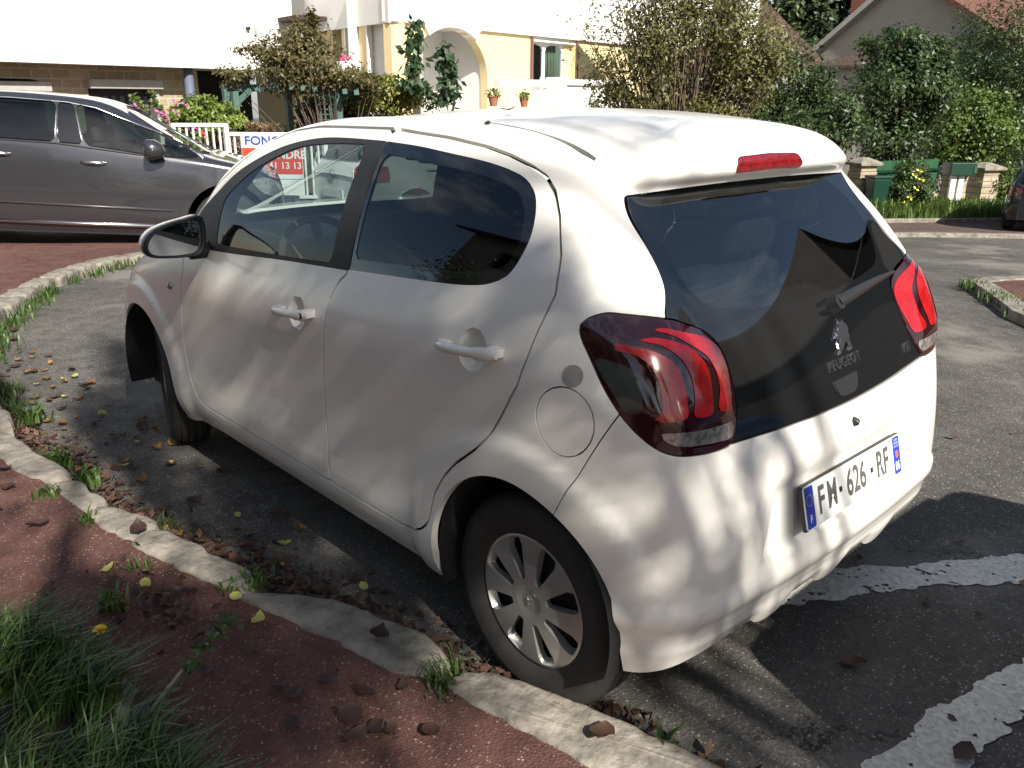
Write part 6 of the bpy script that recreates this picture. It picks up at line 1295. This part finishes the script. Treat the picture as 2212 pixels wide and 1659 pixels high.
for k in range(700):
    u=rr.random(); a=np.array([1.27,-5.75])*(1-u)+np.array([.3,-4.4])*u+rr.normal(0,.05,2)
    if fbm(np.array([u*7]),np.array([.3]),4)[0]>.45: gs_.append((*a,float(gz(*a))+.02))
o=blades('kerb_grass',np.array(gs_),.11,.012,leafmat('weedleaf',(.03,.07,.014),(.105,.165,.04)),(0,0,0),12); tag(o,'grass tufts along the worn kerb across the street','grass',kind='stuff')
# dandelion and a leaning weed stalk at the bed edge
t=thing('dandelion','yellow dandelion flower at the edge of the grassy bed','flower',(.80,1.60,.06)); mb=MB().tube([(0,0,0),(-.03,-.04,.07),(-.055,-.075,.125)],[.003,.0025,.002],5); mb.build('stem',leafmat('stemgreen',(.06,.09,.02),(.1,.14,.04)),t)
rr=np.random.default_rng(2); mb=MB(); c=Vector((-.055,-.075,.128))
for k in range(46):
    a=rr.uniform(0,2*pi); e=rr.uniform(.1,1.2); d=Vector((cos(a)*cos(e),sin(a)*cos(e),sin(e)*.7)); w=d.cross(Vector((0,0,1))).normalized()*.0022; mb.add([c-w,c+w,c+d*.020+w*.7,c+d*.020-w*.7],[(0,1,2,3)])
mb.build('flower_head',mat('dandelion yellow',(.80,.55,.02),.6),t)
t=thing('weed','long leaning weed stalk with leaves reaching over the red pavement','weed',(.47,1.53,.07)); mb=MB().tube([(0,0,.02),(.04,-.12,.08),(.07,-.25,.13)],[.0045,.004,.003],6); mb.build('stem',mat('pale stem',(.25,.25,.14),.6),t)
pp=np.array([(.03+.05*u+rr.normal(0,.012),-.12-.16*u+rr.normal(0,.012),.08+.06*u) for u in rr.random(46)]); leaves('leaf_cluster',pp,np.tile([[0,0,1.]],(46,1)),.035,leafmat('weedleaf',(.03,.07,.014),(.105,.165,.04)),t,.5,.7,3)
# ---- fallen leaves: separate things (five shapes), and the litter in the gutter as one mass
brown=leafmat('dead leaf brown',(.030,.014,.011),(.085,.042,.028),.6,.05); ochre=leafmat('dead leaf ochre',(.16,.075,.025),(.30,.17,.05),.6,.15); limey=leafmat('fallen yellow leaf',(.36,.36,.07),(.42,.40,.12),.5,.2)
def leaf_mesh(seed,L,W_,curl):
    r=random.Random(seed); n=7; vs=[];fs=[]
    for i in range(n):
        t=i/(n-1); w=W_*.5*(sin(pi*min(1,t**.75))**.8 if 0<t<1 else .02)*(1+r.uniform(-.08,.08)); z=curl*(t-.5)**2*2+.004*r.random()
        vs+=[((t-.5)*L,-w,z+abs(curl)*.5*r.uniform(.3,1)),((t-.5)*L,0,z),((t-.5)*L,w,z+abs(curl)*.5*r.uniform(.3,1))]
    for i in range(n-1):
        for j in range(2): fs.append((3*i+j,3*i+j+1,3*i+j+4,3*i+j+3))
    vs+=[(-.5*L-.25*L,.004,.006),(-.5*L,.001,.003),(-.5*L,-.001,.003)]; fs.append((len(vs)-3,len(vs)-2,len(vs)-1))
    me=bpy.data.meshes.new('fallen_leaf'); me.from_pydata(vs,[],fs); a=me.attributes.new('tone','FLOAT','FACE'); a.data.foreach_set('value',[r.random()]*len(fs)); me.polygons.foreach_set('use_smooth',[True]*len(fs)); return me
LM=[[leaf_mesh(100*j+k,.062 if j else .075,(.036 if j else .044)*(1+.12*k),.018) for k in range(4)] for j in range(3)]
for j,m in enumerate((brown,ochre,limey)):
    for me in LM[j]: me.materials.append(m)
rr=random.Random(21)
def drop(j,x,y,z,sc,lab,grp,k):
    o=link('fallen_leaf',LM[j][k%4]); o.location=(x,y,z); o.rotation_euler=(rr.uniform(-.25,.25),rr.uniform(-.25,.25),rr.uniform(0,6.28)); o.scale=(sc,)*3; tag(o,lab,'leaf',grp)
def gutter_in(x,y): return psdf(np.array([[x,y]]),swp)[0]
for x,y,sc,lab in ((.53,1.50,1.35,'big dark dead leaf lying right beside the grassy bed edging'),(.30,1.13,1.2,'long brown leaf in the light patch on the red pavement'),(.22,1.28,1.0,'dark leaf on the red pavement nearer the camera'),(-.02,1.06,1.1,'reddish dead leaf close to the big kerb stone on the pavement'),(.10,1.42,1.1,'dark curled leaf at the bottom picture edge on the pavement'),(.55,1.22,.9,'brown leaf in the middle of the red pavement')): drop(0,x,y,.088,sc*.72,lab,None,int(x*100)+400)
for x,y,lab in ((.36,.94,'dead brown leaf lying on the pale stone in front of the rear wheel'),(-.30,.78,'curled brown leaf lying on the big kerb stone'),(1.40,1.20,'dark leaf lying on the short kerb stone')): drop(0,x,y,.100,1.0,lab,None,int(abs(x)*50))
for k,(x,y,lab) in enumerate(((1.22,1.36,'small yellow leaf on the pavement farthest from the bed'),(1.05,1.31,'yellow leaf in the middle of the red pavement'),(.80,1.14,'yellow leaf at the inner edge of the long kerb stone'),(.66,1.14,'pale green round leaf by the crack in the red pavement'))): drop(2,x,y,.088,.8,lab,None,k)
n=0
while n<70:
    x=rr.uniform(-.9,3.2); y=rr.uniform(.6,2.0)
    d=gutter_in(x,y)
    if d<-.06 and not psdf(np.array([[x,y]]),PIT)[0]<.03: drop(0,x,y,.086+.004*rr.random(),rr.uniform(.55,1.0),'dark dead leaf scattered on the red pavement','dead leaves on the red pavement',n); n+=1
n=0
while n<75:
    x=rr.uniform(.6,5.0); y=rr.uniform(.70,1.3)
    d=gutter_in(x,y)
    if d>.16: drop(0 if rr.random()<.45 else 1,x,y,.010,rr.uniform(.5,1.0),'brown or ochre dead leaf lying on the asphalt left of the hatchback','dead leaves on the asphalt beside the car',n); n+=1
for k in range(12): drop(2,rr.uniform(.7,3.6),rr.uniform(.76,1.0),.012,rr.uniform(.5,.85),'small yellow leaf lying on the asphalt left of the hatchback','yellow leaves on the asphalt beside the car',k)
for k,(x,y,lab) in enumerate(((-.52,-.02,'reddish brown leaf on the asphalt at the edge of the big round shadow'),(-.86,.12,'dark leaf lying beside the nearer white bay line'),(.05,-1.05,'yellowish leaf on the sunny asphalt right of the rear bumper'))): drop(2 if k==2 else 0,x,y,.012,1.0,lab,None,k)
for k in range(16): drop(1 if k%2 else 0,rr.uniform(-.7,.7),rr.uniform(-2.4,-.3),.012,rr.uniform(.3,.6),'small dry leaf on the asphalt right of the hatchback','dry leaves on the asphalt behind the car',k)
L_=[];
for k in range(4300):
    s_=rr.uniform(float(np.interp(-1.4,KC[:4,0],KLn[:4])),float(np.interp(4.0,KC[:12,0],KLn[:12]))); a=along(KL,s_); b=along(KL,s_+.05); t=(b-a)/np.linalg.norm(b-a); nr=np.array([t[1],-t[0]]); nr=nr if nr[1]<0 else -nr
    den=fbm(np.array([s_*2.2]),np.array([.3]),6)[0]
    if rr.random()<den*1.1: 
        d=.13+abs(rr.gauss(0,.055+.12*max(0,den-.45)))
        L_.append((*(a+nr*d),.004+.03*rr.random()*max(0,1-(d-.13)/.12)))
for k in range(110):
    a=(.95+rr.gauss(0,.16),1.30+rr.gauss(0,.05)); L_.append((*a,.082+.012*rr.random()))
L_=np.array(L_); o=leaves('leaf_litter',L_,np.tile([[0,0,1.]],(len(L_),1)),.036,leafmat('litter',(.018,.010,.008),(.105,.052,.030),.7,.05),None,.55,.55,77); tag(o,'drift of rotting brown leaves in the gutter along the kerb','leaf litter',kind='stuff')
mo=leaves('moss',np.array([(x,y+rr.gauss(0,.012),.083+.006*rr.random()) for x in np.linspace(-.5,.12,900) for y in [float(np.interp(x,[-.6,-.36,-.18,-.01,.13],[.80,.862,.893,.922,.93]))+.008] if fbm(np.array([x*9]),np.array([.2]),2)[0]>.42]),None if False else np.tile([[0,0,1.]],(1,1)),.012,leafmat('mossleaf',(.03,.06,.01),(.09,.14,.03),.8,.1),None,.7,.9,5) if False else None

for x,y,z,sc,lab in ((.55,.30,1.449,.9,'small dark curled leaf lying on the roof of the white hatchback'),):
    o=link('fallen_leaf',LM[0][1]); o.location=(x,y,z); o.rotation_euler=(.1,.1,1.0); o.scale=(sc*.6,)*3; tag(o,lab,'leaf')
